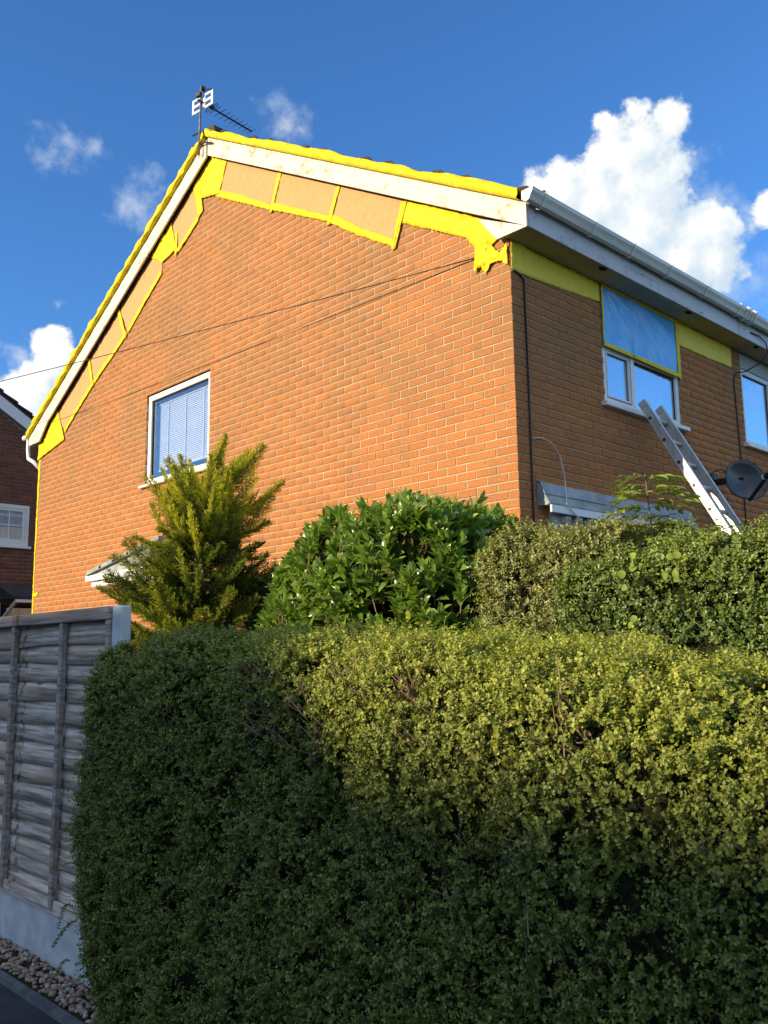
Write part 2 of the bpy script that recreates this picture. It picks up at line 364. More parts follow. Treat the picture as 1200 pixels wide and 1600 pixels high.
def np_mesh(name, V, F, m, tone=None, parent=None, smooth=False):
    """V (n,3); F (k,c) faces of equal corner count."""
    me = bpy.data.meshes.new(name); V = np.ascontiguousarray(V, np.float32); F = np.ascontiguousarray(F, np.int32)
    me.vertices.add(len(V)); me.vertices.foreach_set('co', V.ravel())
    k, c = F.shape; me.loops.add(k * c); me.loops.foreach_set('vertex_index', F.ravel())
    me.polygons.add(k); me.polygons.foreach_set('loop_start', np.arange(0, k * c, c, dtype=np.int32))
    if smooth: me.polygons.foreach_set('use_smooth', np.ones(k, bool))
    if tone is not None:
        a = me.attributes.new('tone', 'FLOAT_COLOR', 'POINT'); t = np.ones((len(V), 4), np.float32); t[:, :3] = tone; a.data.foreach_set('color', t.ravel())
    me.update(calc_edges=True); me.validate(); me.materials.append(m)
    return link(name, me, parent)
def P3(x, y, z): return (x, y, z + Z0)                 # z measured from the house's course 0

# ---------------------------------------------------------------- ground
MB().box((-600, -600, -.3), (600, 600, 0.0)).build('road', M_asph)['kind'] = 'structure'
g = MB(); g.prism([(-40, -3.55), (.7, -3.55), (.7, -3.62), (5.3, -3.62), (8, -3.4), (8, 20), (-40, 20)], 'z', .004, .42); g.build('garden_soil', M_soil)['kind'] = 'structure'

# ---------------------------------------------------------------- the house
HOUSE = empty('brick_house', (0, 0, 0), 'orange brick end house with white barge boards, its gable in full sun', 'house')
WL = -9.575; RX = -4.62
def zr(x): return Z0 + 5.075 - .577 * (x - RX) if x > RX else Z0 + 5.075 + .565 * (x - RX)       # underside of barge boards
GW = (-6.13, -4.60, Z0 + 1.07, Z0 + 2.29)              # gable window opening x0,x1,z0,z1
FWs = [(1.36, 2.80, Z0 + 1.13, Z0 + 2.296), (4.31, 5.95, Z0 + 1.19, Z0 + 2.296)]
DOORF = (.38, 2.75, 0.42, Z0 - .005)                     # bay panel on the front
Y1 = 7.4
def brick_rects_minus(rects, hole):
    hx0, hx1, hz0, hz1 = hole; out = []
    for (x0, x1, z0, z1, d) in rects:
        if x1 <= hx0 or x0 >= hx1 or z1 <= hz0 or z0 >= hz1: out.append((x0, x1, z0, z1, d)); continue
        if x0 < hx0 - .015: out.append((x0, hx0, z0, z1, d))
        if x1 > hx1 + .015: out.append((hx1, x1, z0, z1, d))
        a, b = max(x0, hx0), min(x1, hx1)
        if z0 < hz0 - .012: out.append((a, b, z0, hz0, d))
        if z1 > hz1 + .012: out.append((a, b, hz1, z1, d))
    return out
# gable bricks: rect along x (negative), with depth d
gab = []
N0 = -29
for n in range(N0, 70):
    z0 = Z0 + n * .075 + .005; z1 = z0 + .065
    odd = n % 2
    x = 0.0; k = 0
    while x > WL + .02:
        w = .1025 if (k == 0 and odd) else .215
        a = max(x - w, WL)
        if z1 < zr((a + x) / 2) + .16 and z0 < zr(a) + .1 and z0 < zr(x) + .1: gab.append((a, x, z0, z1, .1025 if k == 0 else .05))
        x -= w + .010; k += 1
gab = [b for b in gab if not (b[1] > -.05 and b[1] - b[0] < .12)]    # corner headers belong to the front wall's stretchers
gab = brick_rects_minus(gab, GW)
fro = []
for n in range(N0, 31):
    z0 = Z0 + n * .075 + .005; z1 = min(z0 + .065, Z0 + 2.29)
    if z1 - z0 < .02: continue
    odd = n % 2; y = 0.0; k = 0
    while y < Y1:
        w = .1025 if (k == 0 and not odd) else .215
        fro.append((y, min(y + w, Y1), z0, z1, .1025 if k == 0 else .05)); y += w + .010; k += 1
fro = [b for b in fro if not (b[0] < .05 and b[1] - b[0] < .12)]
for h in FWs + [DOORF]: fro = brick_rects_minus(fro, h)

CAM = np.array(M.translation)
def size_of(c, n):
    d = np.array(c) - CAM; r = np.linalg.norm(d); return abs(d @ np.array(n)) / r ** 3
def in_view(c):
    d = Vector(c) - M.translation; z = d.dot(F_)
    if z <= 0: return False
    u = 600 + 1394.9 * d.dot(cR) / z; v = 800 - 1394.9 * d.dot(cU) / z
    return -40 < u < 1240 and 0 < v < 860
allb = [('g', b) for b in gab] + [('f', b) for b in fro]
def centre(w, b):
    return ((b[0] + b[1]) / 2, 0, (b[2] + b[3]) / 2) if w == 'g' else (0, (b[0] + b[1]) / 2, (b[2] + b[3]) / 2)
score = [size_of(centre(w, b), (0, 1, 0) if w == 'g' else (1, 0, 0)) * (b[1] - b[0]) * (1 if in_view(centre(w, b)) else 0) for w, b in allb]
order = np.argsort(score)[::-1]
singles = set()
for w in 'gf':
    singles |= set([i for i in order if allb[i][0] == w][:300])
def brick_geo(w, b):
    """a brick with softened arrises; face at 0 along the wall's normal"""
    a0, a1, z0, z1, d = b; e = .004
    j = RNG.normal(0, .0012, 4)
    out = RNG.uniform(0, .0022)
    A = [(a0 + j[0], z0), (a1 + j[1], z0), (a1 + j[1], z1 + j[2] * .6), (a0 + j[0], z1 + j[3] * .6)]
    I = [(A[0][0] + e, A[0][1] + e), (A[1][0] - e, A[1][1] + e), (A[2][0] - e, A[2][1] - e), (A[3][0] + e, A[3][1] - e)]
    vs = [(p[0], out, p[1]) for p in I] + [(p[0], out - .004, p[1]) for p in A] + [(p[0], -d, p[1]) for p in A]
    fs = [(0, 1, 2, 3)] + [(i, 4 + i, 4 + (i + 1) % 4, (i + 1) % 4) for i in range(4)] + [(4 + i, 8 + i, 8 + (i + 1) % 4, 4 + (i + 1) % 4) for i in range(4)] + [(8, 11, 10, 9)]
    # local (along, out, z) -> world: gable normal is -y, front normal is +x
    if w == 'g': return [(p[0], -p[1], p[2]) for p in vs], fs
    return [(p[1], p[0], p[2]) for p in vs], [f[::-1] for f in fs]
def mortar_gable():
    m = MB(); t0, t1 = .0045, .24
    zt = lambda x: zr(x) + .12
    h = GW
    m.prism([(WL + .006, .3), (h[0], .3), (h[0], zt(h[0])), (WL + .006, zt(WL))], 'y', t0, t1)
    m.prism([(h[0], .3), (h[1], .3), (h[1], h[2]), (h[0], h[2])], 'y', t0, t1)
    m.prism([(h[0], h[3]), (h[1], h[3]), (h[1], zt(h[1])), (RX, zt(RX)), (h[0], zt(h[0]))], 'y', t0, t1)
    m.prism([(h[1], .3), (-.006, .3), (-.006, Z0 + 2.29), (-.006, zt(-.0)), (h[1], zt(h[1]))], 'y', t0, t1)
    return m
GWALL = mortar_gable().build('gable_wall', M_mortar, HOUSE)
def mortar_front():
    m = MB(); t0, t1 = -.006, -.24; top = Z0 + 2.3
    ys = [.25]
    H = sorted(FWs)
    cuts = [(.2405, .38), (.38, 1.36), (1.36, 2.75), (2.75, 2.80), (2.80, 4.31), (4.31, 5.95), (5.95, Y1)]
    for a, b in cuts:
        c = (a + b) / 2; lo = .3; segs = [(lo, top)]
        for h in FWs + [DOORF]:
            if h[0] < c < h[1]:
                ns = []
                for s0, s1 in segs:
                    if h[2] > s0: ns.append((s0, min(h[2], s1)))
                    if h[3] < s1: ns.append((max(h[3], s0), s1))
                segs = [q for q in ns if q[1] - q[0] > .001]
        for s0, s1 in segs: m.box((t0, a, s0), (t1, b, s1))
    return m
FWALL = mortar_front().build('front_wall', M_mortar, HOUSE)
rest = {'g': [[], [], []], 'f': [[], [], []]}
for i, (w, b) in enumerate(allb):
    vs, fs = brick_geo(w, b)
    tone = (RNG.uniform(), RNG.uniform(), RNG.uniform())
    if i in singles:
        me = bpy.data.meshes.new('brick'); c = Vector(centre(w, b))
        me.from_pydata([tuple(Vector(v) - c) for v in vs], [], fs); me.materials.append(M_brick)
        a = me.attributes.new('tone', 'FLOAT_COLOR', 'POINT'); a.data.foreach_set('color', np.tile(np.array([*tone, 1], np.float32), len(vs)))
        o = link('brick', me, GWALL if w == 'g' else FWALL); o.location = o.location + c
    else:
        r = rest[w]; k = len(r[0]); r[0] += vs; r[1] += [tuple(q + k for q in f) for f in fs]; r[2] += [tone] * len(vs)
for w, par in (('g', GWALL), ('f', FWALL)):
    o = np_mesh('bricks', np.array(rest[w][0]), np.array(rest[w][1]), M_brick, np.array(rest[w][2]), par); o['kind'] = 'stuff'
# back and far walls, floor line: plain masonry shell
s = MB(); s.box((WL + .01, .245, .3), (WL + .24, Y1, Z0 + 2.3)); s.box((WL + .25, Y1 - .24, .3), (-.25, Y1, Z0 + 2.3)); s.build('rear_wall', M_mortar, HOUSE)
s = MB(); s.box((-6.4, .5, Z0 + .7), (-4.3, .52, Z0 + 2.6)); s.box((-.55, 1.1, Z0 + .7), (-.53, 6.2, Z0 + 2.6)); s.build('room_back', M_room, HOUSE)
MB().box((WL + .25, .245, Z0 + 2.316), (-.01, Y1, Z0 + 2.34)).build('ceiling', M_room, HOUSE)

# roof: two slabs, tile courses, ridge
roof = MB()
ov = .30
def roofz(x): return zr(x) + .24
def slab(xa, xb):
    za, zb = roofz(xa), roofz(xb)
    roof.add([(xa, -.02, za), (xb, -.02, zb), (xb, Y1, zb), (xa, Y1, za), (xa, -.02, za + .05), (xb, -.02, zb + .05), (xb, Y1, zb + .05), (xa, Y1, za + .05)],
             [(0,3,2,1),(4,5,6,7),(0,1,5,4),(1,2,6,5),(2,3,7,6),(3,0,4,7)])
slab(RX, .30); slab(WL - .25, RX)
ROOF = roof.build('roof', M_tile, HOUSE)
tl = MB()
for side in (1, -1):
    L = (.34 - RX) if side > 0 else (RX - WL + .27)
    n = int(L / .33)
    for k in range(n + 1):
        xa = RX + side * k * .33; xb = RX + side * min((k + 1) * .33 + .03, L)
        za = roofz(xa) + .055; zb = roofz(xb) + .075
        tl.add([(xa, -.06, za), (xb, -.06, zb), (xb, Y1, zb), (xa, Y1, za), (xa, -.06, za + .02), (xb, -.06, zb + .035), (xb, Y1, zb + .035), (xa, Y1, za + .02)],
               [(0,3,2,1),(4,5,6,7),(0,1,5,4),(1,2,6,5),(2,3,7,6),(3,0,4,7)])
        if k % 3 != 1:                                        # rolled verge end of each tile course
            c = [(xa + (xb - xa) * q, .02 , za + .02 + (zb - za) * q + .075 * math.sin(math.pi * min(1, q * 1.3))) for q in (.25, .5, .75, .95)]
            tl.tube([(p[0], p[1] + .02, p[2]) for p in c], [.012, .03, .034, .018], 6)
o = tl.build('roof_tiles', M_tile, ROOF); o['kind'] = 'stuff'
rt = MB(); rt.tube([(RX, -.05, roofz(RX) + .08), (RX, Y1, roofz(RX) + .08)], .11, 8); rt.build('ridge_tile', M_tile, ROOF)

# barge boards
def barge(poly, name='barge_board'):
    return MB().prism(poly, 'y', -.090, -.066).build(name, M_board, HOUSE, bevel=.003)
E0 = .25
barge([(RX + .015, zr(RX + .015)), (E0, zr(E0) if zr(E0) > Z0 + 2.30 else Z0 + 2.30), (E0, zr(E0) + .24), (RX + .015, zr(RX + .015) + .24)])
xl = -9.79
barge([(xl, max(zr(xl), Z0 + 2.255)), (-9.40, Z0 + 2.258), (-9.13, zr(-9.13) - .012), (RX - .015, zr(RX) - .012), (RX - .015, zr(RX) + .235), (xl, zr(xl) + .24)])
MB().prism([(-.275, zr(-.275) - .004), (-.075, Z0 + 2.30), (E0, Z0 + 2.30)], 'y', -.084, -.062).build('box_end', M_board, HOUSE)
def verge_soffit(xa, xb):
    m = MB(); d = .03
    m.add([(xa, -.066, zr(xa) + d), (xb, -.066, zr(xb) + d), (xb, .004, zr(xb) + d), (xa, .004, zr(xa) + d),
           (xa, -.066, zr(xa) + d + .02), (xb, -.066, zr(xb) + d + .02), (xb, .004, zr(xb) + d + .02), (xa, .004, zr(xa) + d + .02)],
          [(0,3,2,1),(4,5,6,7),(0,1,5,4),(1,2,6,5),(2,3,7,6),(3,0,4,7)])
    return m.build('verge_soffit', M_dark, HOUSE)  # near-black colour stands in for the shade under the boards
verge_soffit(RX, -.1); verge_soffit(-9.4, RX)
# eaves: fascia in two lengths with a joint, soffit with vents, gutter
for y in (1.42, 1.86, 2.02):
    MB().box((.2551, y, Z0 + 2.325), (.2562, y + .004, Z0 + 2.40)).build('filler_joint', M_black, HOUSE)
MB().box((.2551, 1.42, Z0 + 2.401), (.2562, 2.02, Z0 + 2.4035)).build('filler_joint', M_black, HOUSE)
for a, b in ((-.062, 3.768), (3.782, Y1)):
    MB().box((.235, a, Z0 + 2.300), (.255, b, Z0 + 2.545)).build('fascia_board', M_fascia, HOUSE, bevel=.003)
sf = MB().box((.004, -.058, Z0 + 2.300), (.233, Y1, Z0 + 2.312)).build('soffit', M_soffit, HOUSE)
for y in (1.1, 2.7, 4.30, 5.9): MB().prism([(.205 + .028 * math.cos(q), y + .055 * math.sin(q)) for q in [k * math.pi / 6 for k in range(12)]], 'z', Z0 + 2.2965, Z0 + 2.2998).build('soffit_vent', M_dark, sf)
MB().box((.262, -.02, Z0 + 2.50), (.34, Y1, Z0 + 2.56)).build('eaves_underlay', M_dark, HOUSE)
# left eaves (mostly hidden)
MB().box((WL - .205, -.06, Z0 + 2.258), (WL - .004, Y1, Z0 + 2.27)).build('soffit', M_soffit, HOUSE)
MB().box((WL - .225, -.06, Z0 + 2.258), (WL - .207, Y1, Z0 + 2.48)).build('fascia_board', M_fascia, HOUSE)
def gutter(x0, side, zt, y0, y1):
    prof = [(0, 0), (.0, -.075), (.045, -.105), (.075, -.095), (.092, -.06), (.112, -.03), (.118, 0), (.108, .004), (.1, -.025), (.07, -.085), (.045, -.093), (.01, -.07), (.01, 0)]
    m = MB(); m.prism([(x0 + side * p[0], zt + p[1]) for p in prof], 'y', y0, y1); return m
GZ = Z0 + 2.575
gt = gutter(.258, 1, GZ, -.15, Y1).build('gutter', M_gutter, HOUSE)
ge = MB().prism([(.258, GZ), (.258, GZ - .075), (.303, GZ - .105), (.333, GZ - .095), (.35, GZ - .06), (.37, GZ - .03), (.376, GZ)], 'y', -.157, -.1495).build('gutter_end', M_gutter, gt)
prof = [(-.002, .012), (-.004, -.08), (.043, -.112), (.08, -.102), (.098, -.064), (.118, -.034), (.126, .012)]
for y in (.02, .76, 1.40, 2.08, 2.82, 3.58, 4.5, 5.3):
    m = MB(); m.tube([(.258 + a, y, GZ + b) for a, b in prof], .009, 5); m.build('gutter_clip', M_gutter, gt)
for y in (3.75, 3.80, 3.90, 3.96):
    m = MB(); m.tube([(.258 + a * 1.03, y, GZ + b * 1.03) for a, b in prof], .014, 5); m.build('gutter_joint', M_gutter, gt)
gl_ = gutter(WL - .228, -1, Z0 + 2.46, -.10, Y1).build('gutter', M_gutter, HOUSE)
dp = MB(); dp.tube([(-9.86, -.07, Z0 + 2.38), (-9.86, -.07, Z0 + 2.20), (-9.82, -.07, Z0 + 2.05), (-9.66, -.045, Z0 + 1.97), (-9.615, -.02, Z0 + 1.92), (-9.63, .12, Z0 + 1.8), (-9.64, .24, Z0 + 1.7), (-9.64, .24, .5)], .034, 8); dp.build('downpipe', M_upvc, HOUSE, smooth=True)
MB().box((-9.98, -.14, Z0 + 2.37), (-9.86, -.06, Z0 + 2.45)).build('gutter_end', M_upvc, gl_, bevel=.02)

# windows -------------------------------------------------------------
def rect_frame(m, a, b, w, fn):
    """picture-frame of width w between (u0,v0) and (u1,v1); fn maps (u,v,d) boxes"""
    (u0, v0), (u1, v1) = a, b
    fn(m, u0, u1, v0, v0 + w); fn(m, u0, u1, v1 - w, v1); fn(m, u0, u0 + w, v0 + w, v1 - w); fn(m, u1 - w, u1, v0 + w, v1 - w)
# gable window: frame nearly flush, deep sill
x0, x1, z0, z1 = GW
WG = MB()
fy = lambda d0, d1: (lambda m, u0, u1, v0, v1: m.box((u0, d0, v0), (u1, d1, v1)))
rect_frame(WG, (x0 + .004, z0 + .004), (x1 - .004, z1 - .004), .075, fy(.030, .09))
WGO = WG.build('window', M_upvc, HOUSE, bevel=.004)
m = MB(); rect_frame(m, (x0 + .08, z0 + .08), (x1 - .08, z1 - .08), .014, fy(.052, .075)); m.build('glazing_bead', M_dark, WGO)
MB().box((x0 + .085, .060, z0 + .085), (x1 - .085, .066, z1 - .085)).build('pane', M_glass, WGO)
MB().box((x0 - .075, -.055, z0 - .033), (x1 + .05, .028, z0 + .002)).build('sill', M_upvc, WGO, bevel=.004)
m = MB()
zz = z0 + .22
while zz < z1 - .09:
    m.add([(x0 + .10, .14, zz - .0112), (x1 - .09, .14, zz - .0112), (x1 - .09, .150, zz + .0118), (x0 + .10, .150, zz + .0118)], [(0, 1, 2, 3)]); zz += .025
o = m.build('blind_slats', M_blind, WGO); o['kind'] = 'stuff'
MB().box((x0 + .10, .138, z0 + .185), (x1 - .09, .165, z0 + .21)).build('blind_bottom_rail', M_white, WGO)
MB().box((x0 + .09, .13, z1 - .13), (x1 - .085, .17, z1 - .09)).build('blind_head_rail', M_white, WGO)
for q in (.22, .5, .78):
    xx = x0 + (x1 - x0) * q; MB().box((xx - .010, .132, z0 + .2), (xx + .010, .1345, z1 - .12)).build('blind_tape', M_white, WGO)
# front window
def front_window(y0, y1, z0, z1, mull, name='window', trans=None, head=0, g=M_glassF):
    m = MB(); fx = lambda d0, d1: (lambda m_, u0, u1, v0, v1: m_.box((d1, u0, v0), (d0, u1, v1)))
    F0 = fx(-.012, -.075)
    rect_frame(m, (y0 + .003, z0 + .003), (y1 - .003, z1 - head - .003), .058, F0)
    for q in mull: m.box((-.075, q - .032, z0 + .06), (-.010, q + .032, z1 - head - .06))
    if trans:
        ys = [y0 + .06] + [k for q in mull for k in (q - .034, q + .034)] + [y1 - .06]
        for a, b in zip(ys[::2], ys[1::2]): m.box((-.073, a, trans - .03), (-.014, b, trans + .03))
    w = m.build(name, M_upvc, HOUSE, bevel=.004)
    ys = [y0 + .058] + [k for q in mull for k in (q - .032, q + .032)] + [y1 - .058]
    for a, b in zip(ys[::2], ys[1::2]):
        MB().box((-.046, a, z0 + .058), (-.040, b, z1 - head - .058)).build('pane', g, w)
        k = MB(); rect_frame(k, (a - .001, z0 + .055), (b + .001, (trans - .028 if trans else z1 - head - .055)), .012, fx(-.035, -.055)); k.build('gasket', M_dark, w)
    MB().box((.058, y0 - .07, z0 - .045), (-.03, y1 + .07, z0 + .0)).build('sill', M_upvc, w, bevel=.005)
    return w
y0, y1, z0, z1 = FWs[0]
W1 = front_window(y0, y1, z0, z1, [1.895], trans=Z0 + 1.69)
m = MB(); zz = z0 + .09
while zz < z1 - .05:
    m.add([(-.15, y0 + .07, zz - .0112), (-.15, y1 - .07, zz - .0112), (-.160, y1 - .07, zz + .0118), (-.160, y0 + .07, zz + .0118)], [(0, 1, 2, 3)]); zz += .025
o = m.build('blind_slats', M_blind, W1); o['kind'] = 'stuff'
k = MB(); rect_frame(k, (y0 + .075, z0 + .075), (1.895 - .05, Z0 + 1.655), .017, lambda m_, a, b, c, d: m_.box((-.035, a, c), (-.014, b, d))); k.build('casement', M_upvc, W1, bevel=.003)
y0, y1, z0, z1 = FWs[1]
W2 = front_window(y0, y1, z0, z1, [5.1], head=.19, g=M_glassF)
MB().box((-.05, y0 + .004, z1 - .185), (-.008, y1 - .004, z1 - .004)).build('head_panel', M_plast, W2, bevel=.003)
MB().box((-.30, y0 + .05, z0 + .05), (-.28, y1 - .05, z1 - .25)).build('net_curtain', M_blind, W2)

# bay head over the front door: lead flashing, slate edge, fascia, dentils
BAY = MB().prism([(-.004, Z0 + .238), (.03, Z0 + .225), (.105, Z0 + .055), (.105, Z0 + .035), (-.004, Z0 + .035)], 'y', .245, 2.78).build('porch_roof', M_slate, HOUSE)
yy = .235
while yy < 2.74:
    L = random.uniform(.5, .75); e = min(yy + L, 2.79)
    m = MB(); za = Z0 + .241; 
    m.add([(.001, yy, za + .004), (.001, e, za + random.uniform(-.006, .004)), (.036, e, Z0 + .228), (.036, yy, Z0 + .231), (.078, e - .004, Z0 + .128 + random.uniform(-.008, .008)), (.078, yy, Z0 + .130 + random.uniform(-.006, .006))],
          [(0, 1, 2, 3), (3, 2, 4, 5)])
    r = m.build('lead_flashing', M_lead, BAY); md = r.modifiers.new('thickness', 'SOLIDIFY'); md.thickness = .004; md.offset = 1
    yy = e - .02
yy = .247; 
while yy < 2.74:
    e = min(yy + .245, 2.78); MB().prism([(.081, Z0 + .118), (.118, Z0 + .048), (.112, Z0 + .036), (.072, Z0 + .112)], 'y', yy, e).build('slate', M_slate, BAY); yy = e + .004
MB().box((.1065, .262, Z0 - .028), (.127, 2.775, Z0 + .0345)).build('porch_fascia', M_upvc, BAY, bevel=.003)
MB().box((-.05, .39, .42), (.03, 2.74, Z0 + .030)).build('porch_panel', M_plast, BAY)
yy = .52
while yy < 2.6:
    m = MB(); m.prism([(.0305, Z0 - .03), (.085, Z0 - .03), (.085, Z0 - .05), (.055, Z0 - .085), (.0305, Z0 - .085)], 'y', yy, yy + .075); m.build('dentil', M_upvc, BAY, bevel=.004); yy += .17

# side door canopy on the gable wall, half hidden by the conifer
CAN = MB().prism([(-6.88, Z0 - .165), (-5.0, Z0 - .165), (-5.0, Z0 - .08), (-6.88, Z0 - .08)], 'y', -.42, -.004).build('door_canopy', M_upvc, HOUSE, bevel=.01)
MB().prism([(-6.78, Z0 - .24), (-5.1, Z0 - .24), (-5.1, Z0 - .167), (-6.78, Z0 - .167)], 'y', -.38, -.006).build('canopy_soffit', M_upvc, CAN, bevel=.012)
for k in range(5):
    xa = -6.80 + k * .36; za = Z0 - .075 + k * .055
    MB().prism([(xa, za - .012), (xa + .015, za + .034), (xa + .42, za + .108), (xa + .42, za + .058)], 'y', -.45, -.004).build('canopy_tile', M_slate, CAN)
MB().prism([(-6.70, Z0 - .078), (-5.2, Z0 - .078), (-5.2, Z0 + .17)], 'y', -.40, -.01).build('canopy_gable', M_slate, CAN)

# ---------------------------------------------------------------- masking: paper, tape and film
def resample(pts, n):
    pts = np.array(pts, float); d = np.r_[0, np.cumsum(np.linalg.norm(np.diff(pts, axis=0), axis=1))]
    return np.stack([np.interp(np.linspace(0, d[-1], n), d, pts[:, i]) for i in range(pts.shape[1])], 1)
def sheet(name, top, bot, m, label, cat, group, plane='g', lift=.012, amp=.004, step=.03, jag=.006, folds=0, seed=0, parent=None):
    """a thin wrinkled sheet hung between two edge lines on a wall (u along the wall, z up)"""
    rg = np.random.default_rng(seed)
    L = max(np.linalg.norm(np.diff(np.array(top), axis=0), axis=1).sum(), .08)
    H = np.mean(np.linalg.norm(resample(top, 12) - resample(bot, 12), axis=1))
    nu = int(min(160, max(6, L / step))) + 1; nv = int(min(26, max(3, H / step))) + 1
    A = resample(top, nu); B = resample(bot, nu)
    if jag:
        B = B + rg.normal(0, jag, B.shape) * .5; A = A + rg.normal(0, jag * .5, A.shape)
    t = np.linspace(0, 1, nv)[:, None, None]
    G = A[None] * (1 - t) + B[None] * t
    u = G[..., 0]; z = G[..., 1]
    d = np.zeros_like(u)
    for _ in range(9):
        k = rg.normal(0, 1, 2) * rg.uniform(8, 45); d += np.sin(u * k[0] + z * k[1] + rg.uniform(0, 6.3)) / 3
    for _ in range(folds):
        a = rg.uniform(0, math.pi); c = rg.uniform(u.min(), u.max()), rg.uniform(z.min(), z.max())
        q = (u - c[0]) * math.cos(a) + (z - c[1]) * math.sin(a); d += 3.0 * np.exp(-(q / .012) ** 2)
    o = lift + amp * (d + 1.0) + rg.normal(0, amp * .15, u.shape)
    o = np.maximum(o, .004)
    def S(off):
        off = off * .62
        return np.stack([u, -(off), z], -1) if plane == 'g' else np.stack([off, u, z], -1)
    V = np.concatenate([S(o).reshape(-1, 3), S(o - .003).reshape(-1, 3)]); V[:, 2] += Z0
    n = nu * nv; I = np.arange(n).reshape(nv, nu)
    q = np.stack([I[:-1, :-1], I[:-1, 1:], I[1:, 1:], I[1:, :-1]], -1).reshape(-1, 4)
    ring = np.concatenate([I[0, :], I[1:, -1], I[-1, -2::-1], I[-2:0:-1, 0]]); r2 = np.roll(ring, -1)
    F = np.concatenate([q[:, ::-1], q + n, np.stack([ring, r2, r2 + n, ring + n], -1)])
    ob = np_mesh(name, V, F, m, None, parent, smooth=True)
    if cat: tag(ob, label, cat, group)
    return ob
GP = 'sheets of brown masking paper under the gable boards'; GTp = 'strips of yellow masking tape on the gable'
def zu(x, d=.0): return (zr(x) - Z0) + .022 - d
# right slope: three paper sheets, with tape joints
RS = [(-4.30, -3.19, -4.52, -3.37), (-3.17, -2.18, -3.35, -2.345), (-2.16, -1.22, -2.335, -1.39)]
lowR = [(-4.58, 4.56), (-3.36, 3.895), (-2.335, 3.365), (-1.83, 3.02), (-1.39, 2.76)]
def lr(x): return np.interp(x, [p[0] for p in lowR], [p[1] for p in lowR])
names = ['brown paper sheet on the right slope next to the apex tape', 'middle brown paper sheet of the right gable slope', 'brown paper sheet on the right slope nearest the eaves tape']
for (a, b, a2, b2), nm, s_ in zip(RS, names, range(3)):
    sheet('masking_paper', [(a, zu(a)), (b, zu(b))], [(a2, lr(a2)), (b2, lr(b2))], M_paper, nm, 'masking paper', GP, amp=.0035, seed=s_, folds=3)
names = ['yellow tape edging the paper sheet right of the gable apex', 'yellow tape edging the middle paper sheet of the right slope', 'yellow tape edging the lowest paper sheet of the right slope']
for (a, b, a2, b2), nm, s_ in zip(RS, names, range(3)):
    q = (a2, (a2 + b2) / 2, b2); e = [.075, .055 + .02 * (s_ == 0), .04]
    sheet('masking_tape', [(x, lr(x) + h) for x, h in zip(q, e)], [(x, lr(x) - .025 - .012 * (s_ == 2)) for x in q], M_yellow, nm, 'masking tape', GTp, lift=.026, amp=.003, seed=20 + s_, folds=4)
names = ['yellow tape joint between the two upper papers right of the apex', 'yellow tape joint between the middle and lower papers of the right slope', 'yellow tape closing the right end of the lowest gable paper']
for i, nm in enumerate(names):
    b, b2 = RS[i][1], RS[i][3]; top, bt = zu(b), lr(b2) - .06
    w = .035
    sheet('masking_tape', [(b - w, top), (b + w, top - .02)], [(b2 - w * .8, bt), (b2 + w * .8, bt - .01)], M_yellow, nm, 'masking tape', GTp, lift=.034, amp=.003, seed=30 + i, folds=2, jag=.012)
# apex patch
sheet('masking_tape', [(-4.93, zu(-4.93)), (-4.62, zu(-4.62) - .01), (-4.26, zu(-4.26))], [(-4.93, 4.62), (-4.60, 4.545), (-4.44, 4.50)], M_yellow, 'broad yellow tape patch filling the gable apex under the boards', 'masking tape', GTp, lift=.028, amp=.005, seed=41, folds=5)
# right eaves film: crumpled
sheet('masking_film', [(-1.22, zu(-1.22)), (-.62, zu(-.62)), (-.27, zu(-.27) - .01), (-.10, 2.34)], [(-1.26, 2.92), (-.47, 2.48), (-.33, 2.30), (-.27, 2.26)], M_yellow, 'yellow film along the right slope beside the box end', 'masking film', GTp, lift=.022, amp=.007, seed=50, folds=6)
sheet('masking_film', [(-.36, 2.34), (-.21, 2.36), (-.10, 2.20), (-.004, 2.285)], [(-.375, 2.115), (-.30, 2.15), (-.255, 2.06), (-.19, 2.14), (-.07, 2.125), (-.06, 2.10), (-.004, 2.065)], M_yellow, 'crumpled yellow film bunched at the front corner under the eaves', 'masking film', GTp, lift=.030, amp=.007, step=.016, jag=.012, seed=51, folds=7)
# left slope
LB = [(-4.66, 4.56), (-4.885, 4.368), (-5.434, 4.05), (-5.45, 4.16), (-5.75, 4.06), (-5.76, 3.95), (-6.147, 3.70), (-6.715, 3.33), (-7.212, 3.08), (-7.712, 2.83), (-8.359, 2.45), (-8.65, 2.26)]
LS = [(-4.90, -5.44, -5.05, -5.60), (-5.80, -6.70, -5.80, -6.98), (-6.72, -7.70, -7.02, -7.90), (-7.73, -8.62, -7.93, -8.98)]
def ll(x): return np.interp(-x, [-p[0] for p in LB], [p[1] for p in LB])
names = ['brown paper sheet on the left slope next to the apex', 'second brown paper sheet down the left gable slope', 'third brown paper sheet down the left gable slope', 'lowest brown paper sheet on the left gable slope']
for (b2, c2, a, b), nm, s_ in zip(LS, names, range(4)):
    n = 7; xs = np.linspace(a, b, n); xb = np.linspace(b2, c2, n)
    sheet('masking_paper', [(x, zu(x)) for x in xs], [(x, ll(x)) for x in xb], M_paper, nm, 'masking paper', GP, amp=.0035, seed=60 + s_, folds=4)
names = ['thin yellow tape edging the top left paper sheet', 'thin yellow tape edging the second left paper sheet', 'thin yellow tape edging the third left paper sheet', 'thin yellow tape edging the lowest left paper sheet']
for (b2, c2, a, b), nm, s_ in zip(LS, names, range(4)):
    xb = np.linspace(b2, c2, 7)
    sheet('masking_tape', [(x - .02, ll(x) + .045) for x in xb], [(x, ll(x) - .022) for x in xb], M_yellow, nm, 'masking tape', GTp, lift=.026, amp=.003, seed=70 + s_, folds=3)
